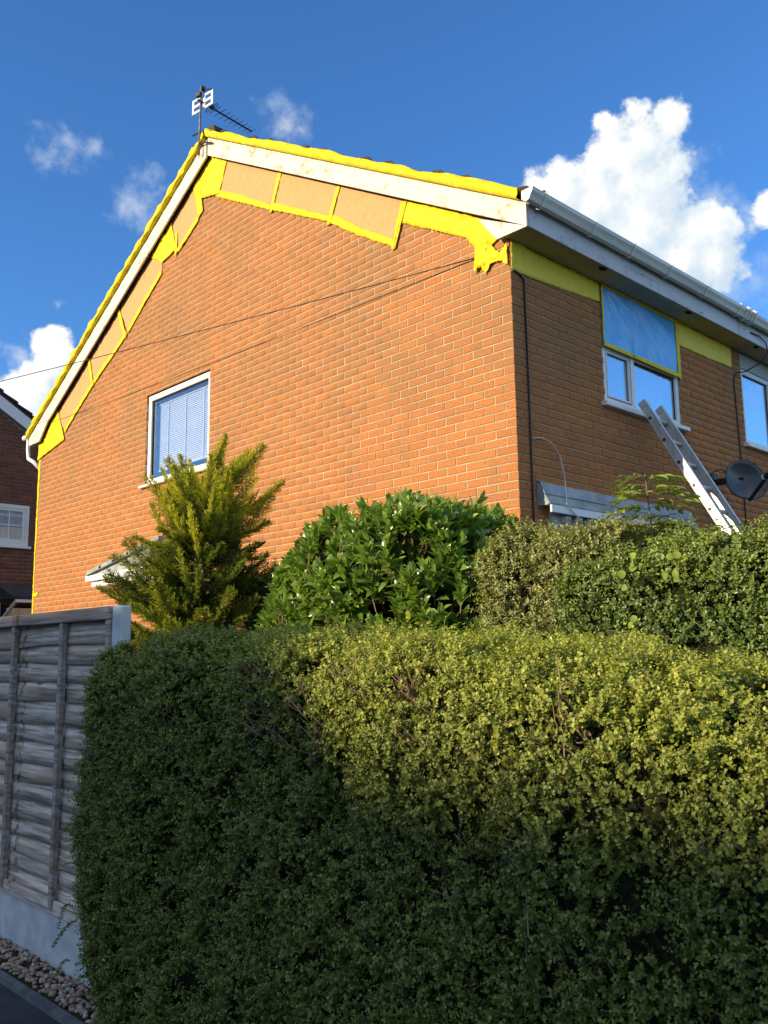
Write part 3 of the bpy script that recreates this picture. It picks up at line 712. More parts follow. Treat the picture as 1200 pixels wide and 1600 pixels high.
sheet('masking_tape', [(-5.05, zu(-5.05)), (-4.90, zu(-4.90))], [(-4.90, 4.36), (-4.80, 4.42)], M_yellow, 'yellow tape down the left edge of the apex patch', 'masking tape', GTp, lift=.032, amp=.003, seed=75)
sheet('masking_film', [(-5.58, zu(-5.58)), (-6.12, zu(-6.12))], [(-5.43, 4.13), (-5.78, 4.06)], M_yellow, 'square yellow film patch between the first two left papers', 'masking film', GTp, lift=.030, amp=.005, seed=76, folds=4)
sheet('masking_tape', [(-5.46, 4.36), (-5.40, 4.36)], [(-5.46, 4.02), (-5.41, 4.06)], M_yellow, 'short hanging yellow tape end at the top left paper corner', 'masking tape', GTp, lift=.038, amp=.002, seed=77)
for i, (xt, xb) in enumerate(((-6.99, -6.76), (-7.89, -7.72))):
    zt, zb = zu(xt), ll(xb) - .04
    sheet('masking_tape', [(xt - .04, zt), (xt + .04, zt)], [(xb - .035, zb), (xb + .035, zb)], M_yellow, ['yellow cross tape between the second and third left papers', 'yellow cross tape above the lowest left paper'][i], 'masking tape', GTp, lift=.034, amp=.003, seed=80 + i, jag=.012)
sheet('masking_film', [(-8.90, zu(-8.90)), (-9.12, zu(-9.12)), (-9.40, 2.27), (-9.57, 2.255)], [(-8.62, 2.16), (-8.66, 2.145), (-9.2, 2.06), (-9.57, 1.99)], M_yellow, 'yellow film patch at the left end of the gable eaves', 'masking film', GTp, lift=.03, amp=.005, seed=85, folds=4)
sheet('masking_tape', [(-9.572, 2.0), (-9.572, -.6)], [(-9.50, 2.0), (-9.525, 1.2), (-9.518, .9), (-9.535, .1), (-9.51, -.6)], M_yellow, 'long vertical yellow tape down the left corner of the gable wall', 'masking tape', GTp, lift=.006, amp=.002, seed=86)
sheet('masking_tape', [(-9.53, -.14), (-9.36, -.13)], [(-9.53, -.20), (-9.38, -.20)], M_yellow, 'small yellow tape tab at the foot of the left corner', 'masking tape', GTp, lift=.013, amp=.002, seed=87)
# front wall
sheet('masking_film', [(.004, 2.294), (1.352, 2.294)], [(.004, 2.02), (.6, 2.055), (1.352, 2.105)], M_yellowS, 'yellow film on the front wall between corner and taped window', 'masking film', 'yellow films under the front eaves', plane='f', lift=.006, amp=.0035, seed=90, folds=3)
sheet('masking_film', [(2.835, 2.294), (4.075, 2.294)], [(2.84, 2.03), (3.5, 2.035), (4.075, 2.05)], M_yellowS, 'yellow film on the front wall right of the taped window', 'masking film', 'yellow films under the front eaves', plane='f', lift=.006, amp=.0035, seed=91, folds=3)
def blue_film():
    nu, nv = 90, 50; u = np.linspace(1.375, 2.79, nu)[None] * np.ones((nv, 1)); z = np.linspace(2.275, 1.69, nv)[:, None] * np.ones((1, nu))
    d = np.zeros_like(u); rg = np.random.default_rng(5)
    for (cu, cz, n, sgn) in ((1.38, 2.30, 12, 1), (1.88, 2.32, 16, 1), (2.78, 1.64, 10, -1)):
        ang = np.arctan2(cz - z, (u - cu) * sgn); r = np.hypot(u - cu, z - cz)
        for _ in range(n):
            a = rg.uniform(.25, 1.3); d += .013 * np.exp(-((ang - a) / .022) ** 2) * np.clip(r / .15, 0, 1) * np.exp(-(r / .55) ** 2) * rg.uniform(.5, 1.4)
    d += .020 * np.exp(-((u - 1.895) / .022) ** 2)
    o = .012 + d + .003 * np.sin(u * 9 + z * 14)
    V = np.concatenate([np.stack([o, u, z + Z0], -1).reshape(-1, 3), np.stack([o - .003, u, z + Z0], -1).reshape(-1, 3)])
    n = nu * nv; I = np.arange(n).reshape(nv, nu); q = np.stack([I[:-1, :-1], I[:-1, 1:], I[1:, 1:], I[1:, :-1]], -1).reshape(-1, 4)
    ring = np.concatenate([I[0, :], I[1:, -1], I[-1, -2::-1], I[-2:0:-1, 0]]); r2 = np.roll(ring, -1)
    F = np.concatenate([q[:, ::-1], q + n, np.stack([ring, r2, r2 + n, ring + n], -1)])
    return tag(np_mesh('masking_film', V, F, M_blue, None, None, True), 'creased blue plastic film taped over the upper half of the front window', 'masking film')
blue_film()
GF2 = 'yellow tapes round the blue window film'
for a, b, nm in (([(1.36, 1.715), (1.93, 1.71), (2.82, 1.705)], [(1.36, 1.675), (1.93, 1.67), (2.82, 1.655)], 'yellow tape along the bottom of the blue window film'),
                 ([(1.36, 2.294), (2.82, 2.294)], [(1.36, 2.272), (2.82, 2.262)], 'yellow tape along the top of the blue window film'),
                 ([(1.355, 2.27), (1.385, 2.27)], [(1.355, 1.72), (1.38, 1.72)], 'narrow yellow tape down the left edge of the blue film'),
                 ([(2.755, 2.26), (2.83, 2.26)], [(2.765, 1.66), (2.825, 1.63)], 'wide yellow tape down the right edge of the blue film')):
    sheet('masking_tape', a, b, M_yellow, nm, 'masking tape', GF2, plane='f', lift=.03, amp=.002, seed=len(nm), jag=.003)
# yellow film wrapped round the tiled verges
def verge_film(xa, xb, label, seed):
    rg = np.random.default_rng(seed); n = 150; x = np.linspace(xa, xb, n)
    lump = np.zeros(n)
    for k in range(14): lump += np.sin(x * rg.uniform(1.5, 14) + rg.uniform(0, 6.3)) * .0042
    tile = .004 * np.abs(np.sin((x - RX) / .33 * math.pi))
    V = []
    up = .108 + lump + tile
    for y, h, j in ((-.03, 0, 0), (-.128, -.002, .3), (-.140, .012, 1), (-.142, .5, 1), (-.132, .93, 1), (-.10, 1.0, .8), (.02, .96, .3), (.14, .86, 0), (.14, .70, 0), (-.03, .2, 0)):
        z = np.array([zr(q) for q in x]) + .245 + up * h
        yy = y + rg.normal(0, .003, n) * j + .012 * j * np.sin(x * 23 + h * 5)
        V.append(np.stack([x, yy * np.ones(n), z], -1))
    V = np.stack(V); m_ = len(V); I = np.arange(m_ * n).reshape(m_, n)
    F = np.concatenate([np.stack([I[i, :-1], I[i, 1:], I[(i + 1) % m_, 1:], I[(i + 1) % m_, :-1]], -1) for i in range(m_)])
    return tag(np_mesh('verge_film', V.reshape(-1, 3), F, M_yellow, None, None, True), label, 'masking film', 'yellow films wrapped over the roof verges')
verge_film(RX + .02, .20, 'lumpy yellow film wrapped over the right roof verge', 3)
verge_film(-9.82, RX - .03, 'lumpy yellow film wrapped over the left roof verge', 4)

# ---------------------------------------------------------------- aerial
AE = empty('tv_aerial', P3(-4.72, -.12, 5.23), 'rooftop television aerial on a rusty mast at the gable apex', 'aerial')
m = MB(); m.tube([P3(-4.725, -.14, 5.10), P3(-4.70, -.14, 6.04)], .0135, 8); m.build('mast', M_steel, AE, smooth=True)
for z in (5.42, 5.26):
    m = MB(); m.tube([P3(-4.90, -.13, z + .03), P3(-4.62, -.13, z - .03), P3(-4.46, -.115, z - .10)], .011, 6); m.build('bracket', M_black, AE)
bd = Vector((-.125, .992, 0)); bx = Vector((.992, .125, 0)); b0 = Vector(P3(-4.69, -.14, 5.82))
m = MB(); m.bar(b0 - bd * .06, b0 + bd * .86, .016, .016); m.build('boom', M_black, AE)
for k in range(9):
    q = .23 + k * .078; l = .115 - k * .004; c = b0 + bd * q
    m = MB(); m.tube([c - bx * l, c + bx * l], .0042, 5); m.build('element', M_black, AE)
c = b0 + bd * .17; l = .10
m = MB()
for dz in (.022,): m.tube([c - bx * l + Vector((0, 0, -.02)), c + bx * l + Vector((0, 0, -.02)), c + bx * (l + .02) , c + bx * l + Vector((0, 0, .02)), c - bx * l + Vector((0, 0, .02)), c - bx * (l + .02), c - bx * l + Vector((0, 0, -.02))], .005, 5)
m.bar(c - bd * .03 + Vector((0, 0, .012)), c + bd * .03 + Vector((0, 0, .012)), .04, .04); m.build('dipole', M_black, AE)
m = MB(); c = b0 + bd * .02                                            # slotted white reflector, two wings
for s_ in (-1, 1):
    a = .045 if s_ > 0 else .05; e = .20
    for zz, ln in ((.085, 1), (.0, 1), (-.085, 1)):
        p = c + bx * s_ * a + Vector((0, 0, zz)); q = c + bx * s_ * e + Vector((0, 0, zz))
        m.bar(p, q, .006, .030 if zz else .034)
    p = c + bx * s_ * (e - .016); m.bar(p + Vector((0, 0, -.10)), p + Vector((0, 0, .10)), .008, .034, up=bx)
m.add([c - bx * .04 - Vector((0, 0, .085)), c + bx * .05 - Vector((0, 0, .06)), c + bx * .05 + Vector((0, 0, .07)), c - bx * .02 + Vector((0, 0, .03)), c - bx * .04 - Vector((0, 0, .085)) + bd * .006, c + bx * .05 - Vector((0, 0, .06)) + bd * .006, c + bx * .05 + Vector((0, 0, .07)) + bd * .006, c - bx * .02 + Vector((0, 0, .03)) + bd * .006], [(0,1,2,3),(7,6,5,4),(0,4,5,1),(1,5,6,2),(2,6,7,3),(3,7,4,0)])
m.build('reflector', M_white, AE)
m = MB(); p = Vector(P3(-4.70, -.13, 6.02)); m.bar(p - bd * .02, p + bd * .05, .035, .05); m.tube([p + bd * .03, p + bx * .10 + Vector((0, 0, -.06)), p + bx * .19 + Vector((0, 0, -.10))], .011, 6); m.build('clamp', M_black, AE)
m = MB(); m.bar(b0 - bd * .02 - bx * .07 + Vector((0, 0, .10)), b0 - bd * .02 + bx * .01 + Vector((0, 0, .10)), .04, .05); m.build('balun_box', M_black, AE)

# ---------------------------------------------------------------- cables
def cable(name, pts, r, m, label, cat='cable'):
    k = MB(); k.tube(pts, r, 5); return tag(k.build(name, m, None, True), label, cat)
wA = np.array(P3(-.377, -.015, 2.257)); wB = np.array(P3(-6.72, -.87, 2.68)); d_ = wB - wA
pts = []
for t in np.linspace(0, 5.2, 60):
    p = wA + d_ * t; p[2] += .045 * t * t - .045 * t ; pts.append(tuple(p))
cable('overhead_cable', pts, .0055, M_black, 'thin black cable crossing in front of the gable to the front corner')
PE = pts[-1]
PO = empty('utility_pole', (PE[0], PE[1], 0), 'wooden utility pole holding the overhead cable', 'utility pole')
k = MB(); k.tube([(PE[0], PE[1] - .1, 0), (PE[0], PE[1] - .1, PE[2] + .5)], [.14, .10], 10); k.build('pole', M_twig, PO)
cable('wall_cable', [P3(.012, .02, 2.03), P3(.012, .10, 2.02), P3(.012, .165, 1.98), P3(.012, .172, 1.0), P3(.012, .168, .2), P3(.012, .17, -1.6)], .0085, M_black, 'black cable running straight down the front wall beside the corner')
cable('wall_cable', [P3(.262, 4.05, 2.40), P3(.275, 4.25, 2.40), P3(.28, 4.40, 2.36), P3(.29, 4.42, 2.25), P3(.22, 4.36, 2.12), P3(.08, 4.24, 2.02), P3(.015, 4.12, 1.99), P3(.012, 4.085, 1.9), P3(.012, 4.115, 1.0), P3(.012, 4.12, .4), P3(.012, 4.10, -1.6)], .008, M_black, 'black cable looping from the fascia then down the wall behind the dish')
cable('loose_cable', [P3(.006, .19, .60), P3(.03, .30, .615), P3(.04, .42, .59), P3(.05, .52, .49), P3(.05, .57, .32), P3(.10, .515, .16), P3(.14, .45, .05), P3(.14, .55, -.01), P3(.14, .66, -.06), P3(.13, .70, -.10)], .0055, M_cableW, 'loose white cable looping down the front wall over the porch roof')

# ---------------------------------------------------------------- ladder
LD = empty('aluminium_ladder', (1.9, 1.98, .42), 'aluminium ladder leaning against the sill of the taped front window', 'ladder')
ld = Vector((.666, 0, -1.195)).normalized(); ln = Vector((1.195, 0, .666)).normalized()
def stile(y, top):
    m = MB(); a = Vector(P3(.128, y, top)); b = a + ld * ((a.z - .425) / -ld.z); prof = [(-.034, -.012), (.034, -.012), (.034, .012), (-.034, .012)]
    m.bar(a, b, .026, .080, up=ln); m.bar(a + ln * .038, b + ln * .038, .034, .008, up=ln); m.bar(a - ln * .038, b - ln * .038, .034, .008, up=ln)
    o = m.build('stile', M_alu, LD, bevel=.003)
    cp = MB(); cp.bar(a - ld * .015, a + ld * .06, .034, .082, up=ln); cp.build('end_cap', M_alus, o, bevel=.006)
    return o
sL = stile(1.80, 1.180); sR = stile(2.115, 1.175)
for k in range(12):
    c = Vector(P3(.206, 1.80, 1.012)) + ld * (.2685 * k) - ln * .002
    if c.z < .6: break
    m = MB(); m.tube([c + Vector((0, -.010, 0)), c + Vector((0, .325, 0))], .021, 8); m.build('rung', M_alus, LD, True)
    m = MB(); m.tube([c + Vector((0, -.0165, 0)), c + Vector((0, -.0148, 0))], .017, 8); m.build('rung_hole', M_black, sL)

# ---------------------------------------------------------------- satellite dish
DI = empty('satellite_dish', P3(.0, 3.46, .62), 'dark grey oval satellite dish bracketed to the shaded front wall', 'satellite dish')
dc = Vector(P3(.33, 3.36, .575)); dn = Vector((.91, -.38, .10)).normalized(); du = (Vector((0, 0, 1)) - dn * dn.z).normalized(); ds = du.cross(dn).normalized()
nu, nv = 28, 6; V = []; F = []
for s_, off in ((0, 0), (1, -.012)):
    for j in range(nv + 1):
        r = j / nv
        for i in range(nu):
            a = 2 * math.pi * i / nu; w = .265 * (1 - .06 * math.sin(a)); h = .215
            ca, sa = math.cos(a), math.sin(a); px = math.copysign(abs(ca) ** .88, ca) * w * r; py = math.copysign(abs(sa) ** .88, sa) * h * r
            V.append(dc + ds * px + du * py + dn * (.075 * r * r + off))
n1 = nu * (nv + 1)
for s_ in (0, 1):
    for j in range(nv):
        for i in range(nu):
            q = [s_*n1 + j*nu+i, s_*n1 + j*nu+(i+1) % nu, s_*n1 + (j+1)*nu+(i+1) % nu, s_*n1 + (j+1)*nu+i]; F.append(q)
for i in range(nu): F.append([nv*nu+i, nv*nu+(i+1) % nu, n1+nv*nu+(i+1) % nu, n1+nv*nu+i])
m = MB(); m.add(V, [tuple(f) for f in F]); m.build('dish', M_dish, DI, True)
m = MB(); a = dc - du * .225 + dn * .07; b = dc + dn * .34 - du * .055; m.bar(a, b, .03, .024); m.build('feed_arm', M_black, DI)
m = MB(); m.tube([b - dn * .01, b + dn * .005 + du * .012 , b + dn * .07 + du * .02], [.026, .034, .026], 10); m.build('feed_horn', M_black, DI)
m = MB(); m.tube([b - dn * .035 + du * .006, b - dn * .008 + du * .010], .032, 10); m.build('horn_cap', M_white, DI)
m = MB(); p = Vector(P3(.0, 3.44, .62)); m.box((.002, 3.36, Z0 + .52), (.012, 3.50, Z0 + .72)); m.bar(p, p + Vector((.20, 0, 0)), .06, .06); m.bar(p + Vector((.20, 0, -.06)), p + Vector((.20, 0, .12)), .04, .04, up=(1, 0, 0)); m.bar(p + Vector((.20, .0, .05)), dc - dn * .01, .05, .09); m.build('wall_bracket', M_black, DI)
m = MB(); m.tube([b - du * .01, b - du * .10 + dn * .01, b - du * .13 - dn * .05, b - du * .06 - dn * .09], .006, 5); m.build('feed_cable', M_black, DI)
m = MB(); m.tube([p + Vector((.16, 0, .05)), p + Vector((.12, -.06, .13)), p + Vector((.04, -.10, .10)), p + Vector((.012, -.06, -.1)), p + Vector((.012, .10, -.5)), p + Vector((.012, .12, -1.5))], .007, 5); m.build('dish_cable', M_black, DI)

# ---------------------------------------------------------------- neighbour's brown house on the left
NB = empty('brick_house', (-13.5, 2, 0), 'brown brick house in shade behind the fence on the left', 'house')
NX = -13.5; NY0, NY1 = -3.6, 2.5
def nzr(y): return Z0 + 3.80 - .62 * (y - .80)
apex_y = -1.05; AZ = nzr(apex_y)
def nz(y): return nzr(y) if y > apex_y else AZ - .62 * (apex_y - y)
m = MB(); nw = (-.95, 1.45, Z0 + 1.08, Z0 + 1.90); nd_ = (.90, 1.5, .3, Z0 + .02)
m.prism([(NY0, .0), (NY0, nz(NY0)), (apex_y, AZ), (NY1, nz(NY1)), (NY1, 0)], 'x', NX - .3, NX - .006)
NW_ = m.build('front_wall', M_mortarB, NB)
nb = []
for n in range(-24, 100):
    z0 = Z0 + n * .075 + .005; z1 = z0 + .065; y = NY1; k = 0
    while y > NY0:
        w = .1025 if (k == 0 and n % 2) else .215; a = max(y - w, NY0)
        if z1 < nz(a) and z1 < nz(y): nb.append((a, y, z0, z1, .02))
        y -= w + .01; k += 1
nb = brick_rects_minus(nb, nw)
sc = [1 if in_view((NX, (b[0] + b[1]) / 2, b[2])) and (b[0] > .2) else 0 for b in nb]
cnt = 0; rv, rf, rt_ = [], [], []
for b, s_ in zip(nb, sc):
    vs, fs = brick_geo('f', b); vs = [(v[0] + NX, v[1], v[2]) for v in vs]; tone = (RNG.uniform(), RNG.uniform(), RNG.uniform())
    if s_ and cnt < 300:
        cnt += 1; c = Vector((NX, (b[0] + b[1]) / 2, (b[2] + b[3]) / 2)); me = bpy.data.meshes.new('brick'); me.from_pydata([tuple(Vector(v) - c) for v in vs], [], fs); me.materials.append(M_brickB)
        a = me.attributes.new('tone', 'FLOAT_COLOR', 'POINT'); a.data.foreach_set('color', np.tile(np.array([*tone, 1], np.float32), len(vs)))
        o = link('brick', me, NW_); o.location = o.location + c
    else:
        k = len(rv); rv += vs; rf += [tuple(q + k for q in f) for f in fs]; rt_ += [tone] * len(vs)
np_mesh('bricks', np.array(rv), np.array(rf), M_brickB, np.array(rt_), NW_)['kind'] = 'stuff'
m = MB(); m.prism([(apex_y, AZ - .02), (NY1 + .3, nz(NY1 + .3) - .02), (NY1 + .3, nz(NY1 + .3) + .24), (apex_y, AZ + .24)], 'x', NX + .05, NX + .08); m.prism([(apex_y, AZ - .02), (apex_y, AZ + .24), (NY0 - .3, nz(NY0 - .3) + .24), (NY0 - .3, nz(NY0 - .3) - .02)], 'x', NX + .05, NX + .08)
m.build('barge_board', M_upvc, NB)
NR = MB().prism([(apex_y, AZ + .25), (NY1 + .35, nz(NY1 + .35) + .25), (NY1 + .35, nz(NY1 + .35) + .31), (apex_y, AZ + .31), (NY0 - .35, nz(NY0 - .35) + .31), (NY0 - .35, nz(NY0 - .35) + .25)], 'x', NX - 7, NX + .07).build('roof', M_tile, NB)
y = apex_y
while y < NY1 + .3:
    e = y + .30; m = MB(); m.prism([(y, nz(y) + .315), (e + .04, nz(e + .04) + .335), (e + .04, nz(e + .04) + .385), (y, nz(y) + .335)], 'x', NX - .9, NX + .10); m.build('roof_tile', M_tile, NR); y = e
fxn = lambda d0, d1: (lambda m_, u0, u1, v0, v1: m_.box((NX + d1, u0, v0), (NX + d0, u1, v1)))
m = MB(); rect_frame(m, (nw[0], nw[2]), (nw[1], nw[3]), .07, fxn(.030, -.06)); m.box((NX - .06, .66, nw[2] + .07), (NX + .029, .74, nw[3] - .07))
nwo = m.build('window', M_upvc, NB)
m = MB(); rect_frame(m, (.742, nw[2] + .072), (nw[1] - .072, nw[3] - .072), .055, fxn(.022, -.03)); m.build('casement', M_upvc, nwo)
for a, b in ((nw[0] + .07, .66), (.80, nw[1] - .13)):
    MB().box((NX + .001, a, nw[2] + .072), (NX + .005, b, nw[3] - .072)).build('pane', M_glass, nwo)
m = MB()
for a, b, ks in ((.1, .66, (.36,)), (.80, nw[1] - .13, (1.06,))):
    m.box((NX + .006, a, Z0 + 1.475), (NX + .012, b, Z0 + 1.497))
    for q in ks: m.box((NX + .0062, q - .011, nw[2] + .073), (NX + .0118, q + .011, nw[3] - .073))
m.build('glazing_bar', M_upvc, nwo)
MB().box((NX - .02, nw[0] - .05, nw[2] - .05), (NX + .06, nw[1] + .06, nw[2] - .002)).build('sill', M_upvc, nwo)
MB().box((NX - .005, nw[0] + .05, nw[2] + .05), (NX - .002, nw[1] - .05, nw[3] - .05)).build('net_curtain', M_curtain, nwo)
PRH = MB().prism([(NX + .0, Z0 + .30), (NX + .95, Z0 + .02), (NX + .95, Z0 - .04), (NX + .0, Z0 + .0)], 'y', .86, 2.4).build('porch_roof', M_tile, NB)
m = MB(); m.box((NX + .90, .90, Z0 - .10), (NX + .96, 2.4, Z0 - .045)); m.bar((NX + .9, .93, Z0 - .08), (NX + .04, .93, Z0 - .50), .05, .05); m.box((NX + .0, .90, Z0 - .62), (NX + .06, .96, Z0 - .06)); m.build('porch_bracket', M_upvc, PRH)
m = MB(); m.box((NX - .01, 1.0, .3), (NX + .04, 2.2, Z0 - .12)); do = m.build('door', M_dark, NB)
MB().box((NX + .041, 1.08, Z0 - .50), (NX + .046, 2.1, Z0 - .16)).build('pane', M_glassD, do)
m = MB(); lc = Vector((NX + .10, .58, Z0 + 2.62)); m.tube([lc + Vector((0, .12 * math.cos(q), .12 * math.sin(q))) for q in [k * math.pi / 6 for k in range(13)]], .018, 6, False); m.tube([lc + Vector((-.1, 0, .1)), lc + Vector((0, 0, .12))], .015, 6); m.build('wall_lamp', M_upvc, NB)

# ---------------------------------------------------------------- houses over the road (they shade the hedge and show in the glass)
def far_house(name, x0, x1, y0, y1, eave, ridge, ridge_axis, label, chim=None, ct=None, hip=0):
    E_ = empty(name, ((x0 + x1) / 2, (y0 + y1) / 2, 0), label, 'house', 'houses across the road')
    m = MB(); c = (x0 + x1) / 2 if ridge_axis == 'y' else (y0 + y1) / 2
    if hip: m.box((x0, y0, 0), (x1, y1, eave))
    elif ridge_axis == 'y': m.prism([(x0, 0), (x1, 0), (x1, eave), (c, ridge), (x0, eave)], 'y', y0, y1)
    else: m.prism([(y0, 0), (y1, 0), (y1, eave), (c, ridge), (y0, eave)], 'x', x0, x1)
    wl = m.build('wall', M_brickB, E_)
    r = MB(); s_ = (ridge - eave) / ((x1 - x0) / 2 if ridge_axis == 'y' else (y1 - y0) / 2)
    a, b = (x0, x1) if ridge_axis == 'y' else (y0, y1); p, q = (y0, y1) if ridge_axis == 'y' else (x0, x1)
    o = .3
    if hip:                                             # ridge along x, hipped ends
        A = [(x0 - o, y0 - o, eave - .05), (x1 + o, y0 - o, eave - .05), (x1 + o, y1 + o, eave - .05), (x0 - o, y1 + o, eave - .05)]
        vs = A + [(q[0], q[1], q[2] + .14) for q in A] + [(x0 + hip, c, ridge + .1), (x1 - hip, c, ridge + .1)]
        r.add(vs, [(3, 2, 1, 0), (0, 1, 5, 4), (1, 2, 6, 5), (2, 3, 7, 6), (3, 0, 4, 7), (4, 5, 9, 8), (6, 7, 8, 9), (5, 6, 9), (7, 4, 8)])
    else: r.prism([(a - o, eave - o * s_ + .02), (c, ridge + .02), (b + o, eave - o * s_ + .02), (b + o, eave - o * s_ + .16), (c, ridge + .16), (a - o, eave - o * s_ + .16)], ridge_axis, p - .25, q + .25)
    rf = r.build('roof', M_tile, E_)
    if chim: MB().box((chim[0] - .45, chim[1] - .4, (ct - 1.8) if ct else ridge - 1.2), (chim[0] + .45, chim[1] + .4, ct or ridge + 1.1)).build('chimney', M_brickB, rf)
    for k in range(3):
        for zc in (.9, 3.5):
            xx = x0 + (x1 - x0) * (k + .5) / 3; w = MB().box((xx - .6, y1 + .0, zc), (xx + .6, y1 + .04, zc + 1.2)).build('window', M_upvc, E_); MB().box((xx - .53, y1 + .041, zc + .07), (xx + .53, y1 + .045, zc + 1.13)).build('pane', M_glassD, w)
    return E_
HY = -19.75
far_house('brick_house', -17, -2.2, HY - 8, HY, Z0 + 2.85, Z0 + 5.05, 'x', hip=1.95, label='long brick house across the road, out of the picture')
far_house('brick_house', -8.5, 6, HY - 16.5, HY - 8.5, Z0 + 4.4, Z0 + 6.8, 'x', 'second brick house behind the gabled one across the road, out of the picture')
far_house('brick_house', -40, -31, -21, -12, 4.6, 7.2, 'y', 'brick house with a chimney across the road, seen in the window glass', chim=(-33.5, -14))

# ---------------------------------------------------------------- fence, gravel board, post, pebbles
FY = -3.605
FE = empty('wooden_fence', (-.63, FY, .27), 'weathered grey wooden lap fence panel left of the big hedge', 'fence')
zs = [.30, .40, .49, .585, .68, .775, .88, .98, 1.09, 1.20, 1.315, 1.42, 1.525, 1.615, 1.72]
def plank(z0, z1, xa, xb, par):
    n = 36; x = np.linspace(xa, xb, n); rg = RNG
    w = np.zeros(n)
    for _ in range(5): w += np.sin(x * rg.uniform(1.5, 9) + rg.uniform(0, 6.3)) * rg.uniform(.001, .0042)
    for _ in range(rg.integers(0, 3)): w += rg.uniform(-.018, .014) * np.exp(-((x - rg.uniform(xa, xb)) / .04) ** 2)
    lo = z0 + w; hi = z1 + .03 + 0 * x; yo = FY - .016 + rg.normal(0, .002); yb = FY + .004; md = (lo + hi) / 2
    bow = .004 * np.sin(x * 3 + rg.uniform(0, 6))
    V = np.concatenate([np.stack([x, yo + bow, lo], -1), np.stack([x, (yo + yb) / 2 - .003 + bow, md], -1), np.stack([x, np.full(n, yb), hi], -1),
                        np.stack([x, yo + bow + .009, lo + .001], -1), np.stack([x, np.full(n, yb + .008), hi], -1)])
    a = np.arange(n - 1); f = []
    for p, q in ((0, 1), (1, 2), (4, 3), (3, 0), (2, 4)): f.append(np.stack([p * n + a, p * n + a + 1, q * n + a + 1, q * n + a], -1))
    return np_mesh('plank', V, np.concatenate(f), M_wood, None, par, False)
def panel(dx, fe):
    for z0, z1 in zip(zs[:-1], zs[1:]): plank(z0, z1, -1.54 + dx, .282 + dx, fe)
    for x in (-1.52, -.905, -.262, .262):
        MB().box((x - .019 + dx, FY - .052, .30), (x + .019 + dx, FY - .020, 1.735)).build('batten', M_batten, fe, bevel=.003)
    MB().box((-1.56 + dx, FY - .060, 1.737), (-.90 + dx, FY + .04, 1.80)).build('cap_rail', M_batten, fe, bevel=.004)
    MB().box((-.897 + dx, FY - .060, 1.737), (.282 + dx, FY + .04, 1.80)).build('cap_rail', M_batten, fe, bevel=.004)
    MB().box((-1.54 + dx, FY - .04, .272), (.282 + dx, FY - .018, .338)).build('bottom_rail', M_wood, fe, bevel=.003)
panel(0, FE)
GB = MB(); GB.box((-3.6, FY - .026, -.05), (.28, FY + .03, .268)); GB.build('gravel_board', M_conc, None, bevel=.006); tag(bpy.data.objects['gravel_board'], 'pale concrete gravel board under the wooden fence', 'gravel board')
pp = MB(); pp.prism([(.287, FY - .04), (.385, FY - .04), (.385, FY + .015), (.287, FY + .015)], 'z', 0, 1.80); tag(pp.build('fence_post', M_post, None, bevel=.008), 'pale square fence post at the end of the panel, against the hedge', 'post')
FE2 = empty('wooden_fence', (-2.5, FY, .27), 'weathered fence panel farther left, beyond the edge of the picture', 'fence'); panel(-1.96, FE2)
tag(MB().box((-1.665, FY - .045, 0), (-1.56, FY + .06, 1.83)).build('fence_post', M_post, None, bevel=.008), 'pale fence post between the two panels', 'post')
# pebble bed
PB = MB().prism([(-4, FY - .22), (.62, FY - .235), (.62, FY - .028), (-4, FY - .028)], 'z', .001, .022).build('pebble_bed', M_soil); PB['kind'] = 'structure'
MB().prism([(-4, FY - .262), (.7, FY - .275), (.7, FY - .237), (-4, FY - .222)], 'z', .0, .03).build('kerb_edging', M_kerb)['kind'] = 'structure'
pv = []
for k in range(8):
    bm = bmesh.new(); bmesh.ops.create_icosphere(bm, subdivisions=1, radius=1)
    sx, sy, sz = random.uniform(.75, 1.25), random.uniform(.7, 1), random.uniform(.45, .75)
    for v in bm.verts: v.co = Vector((v.co.x * sx, v.co.y * sy, v.co.z * sz)) * random.uniform(.9, 1.1)
    me = bpy.data.meshes.new('pebble'); bm.to_mesh(me); bm.free(); me.materials.append(M_pebble)
    for q in me.polygons: q.use_smooth = True
    a = me.attributes.new('tone', 'FLOAT_COLOR', 'POINT'); a.data.foreach_set('color', np.zeros(len(me.vertices) * 4, np.float32)); pv.append(me)
pts = []
while len(pts) < 900:
    x = random.uniform(-2.2, .6); y = random.uniform(FY - .215, FY - .035); pts.append((x, y, random.uniform(.018, .04), random.uniform(.010, .021)))
def vis(q): return 1 if in_frame((q[0], q[1], q[2])) else 0
def in_frame(c):
    d = Vector(c) - M.translation; z = d.dot(F_); u = 600 + 1394.9 * d.dot(cR) / z; v = 800 - 1394.9 * d.dot(cU) / z
    return -10 < u < 230 and v < 1610
pts.sort(key=lambda q: (-vis(q), -q[2] - q[3]))
rv, rf, rt_ = [], [], []
for i, (x, y, z, s_) in enumerate(pts):
    rot = Matrix.Rotation(random.uniform(0, 6.3), 4, 'Z') @ Matrix.Rotation(random.uniform(-.5, .5), 4, 'X')
    if i < 290:
        o = link('pebble', pv[i % 8], PB); o.location = Vector(o.location) + Vector((x, y, z)); o.scale = (s_,) * 3; o.rotation_euler = rot.to_euler()
    else:
        me = pv[i % 8]; k = len(rv); rv += [tuple(rot @ (v.co * s_) + Vector((x, y, z))) for v in me.vertices]; rf += [tuple(q + k for q in p.vertices) for p in me.polygons]; rt_ += [(random.random(), 0, 0)] * len(me.vertices)
np_mesh('pebbles', np.array(rv), np.array(rf), M_pebble, np.array(rt_), PB, True)['kind'] = 'stuff'

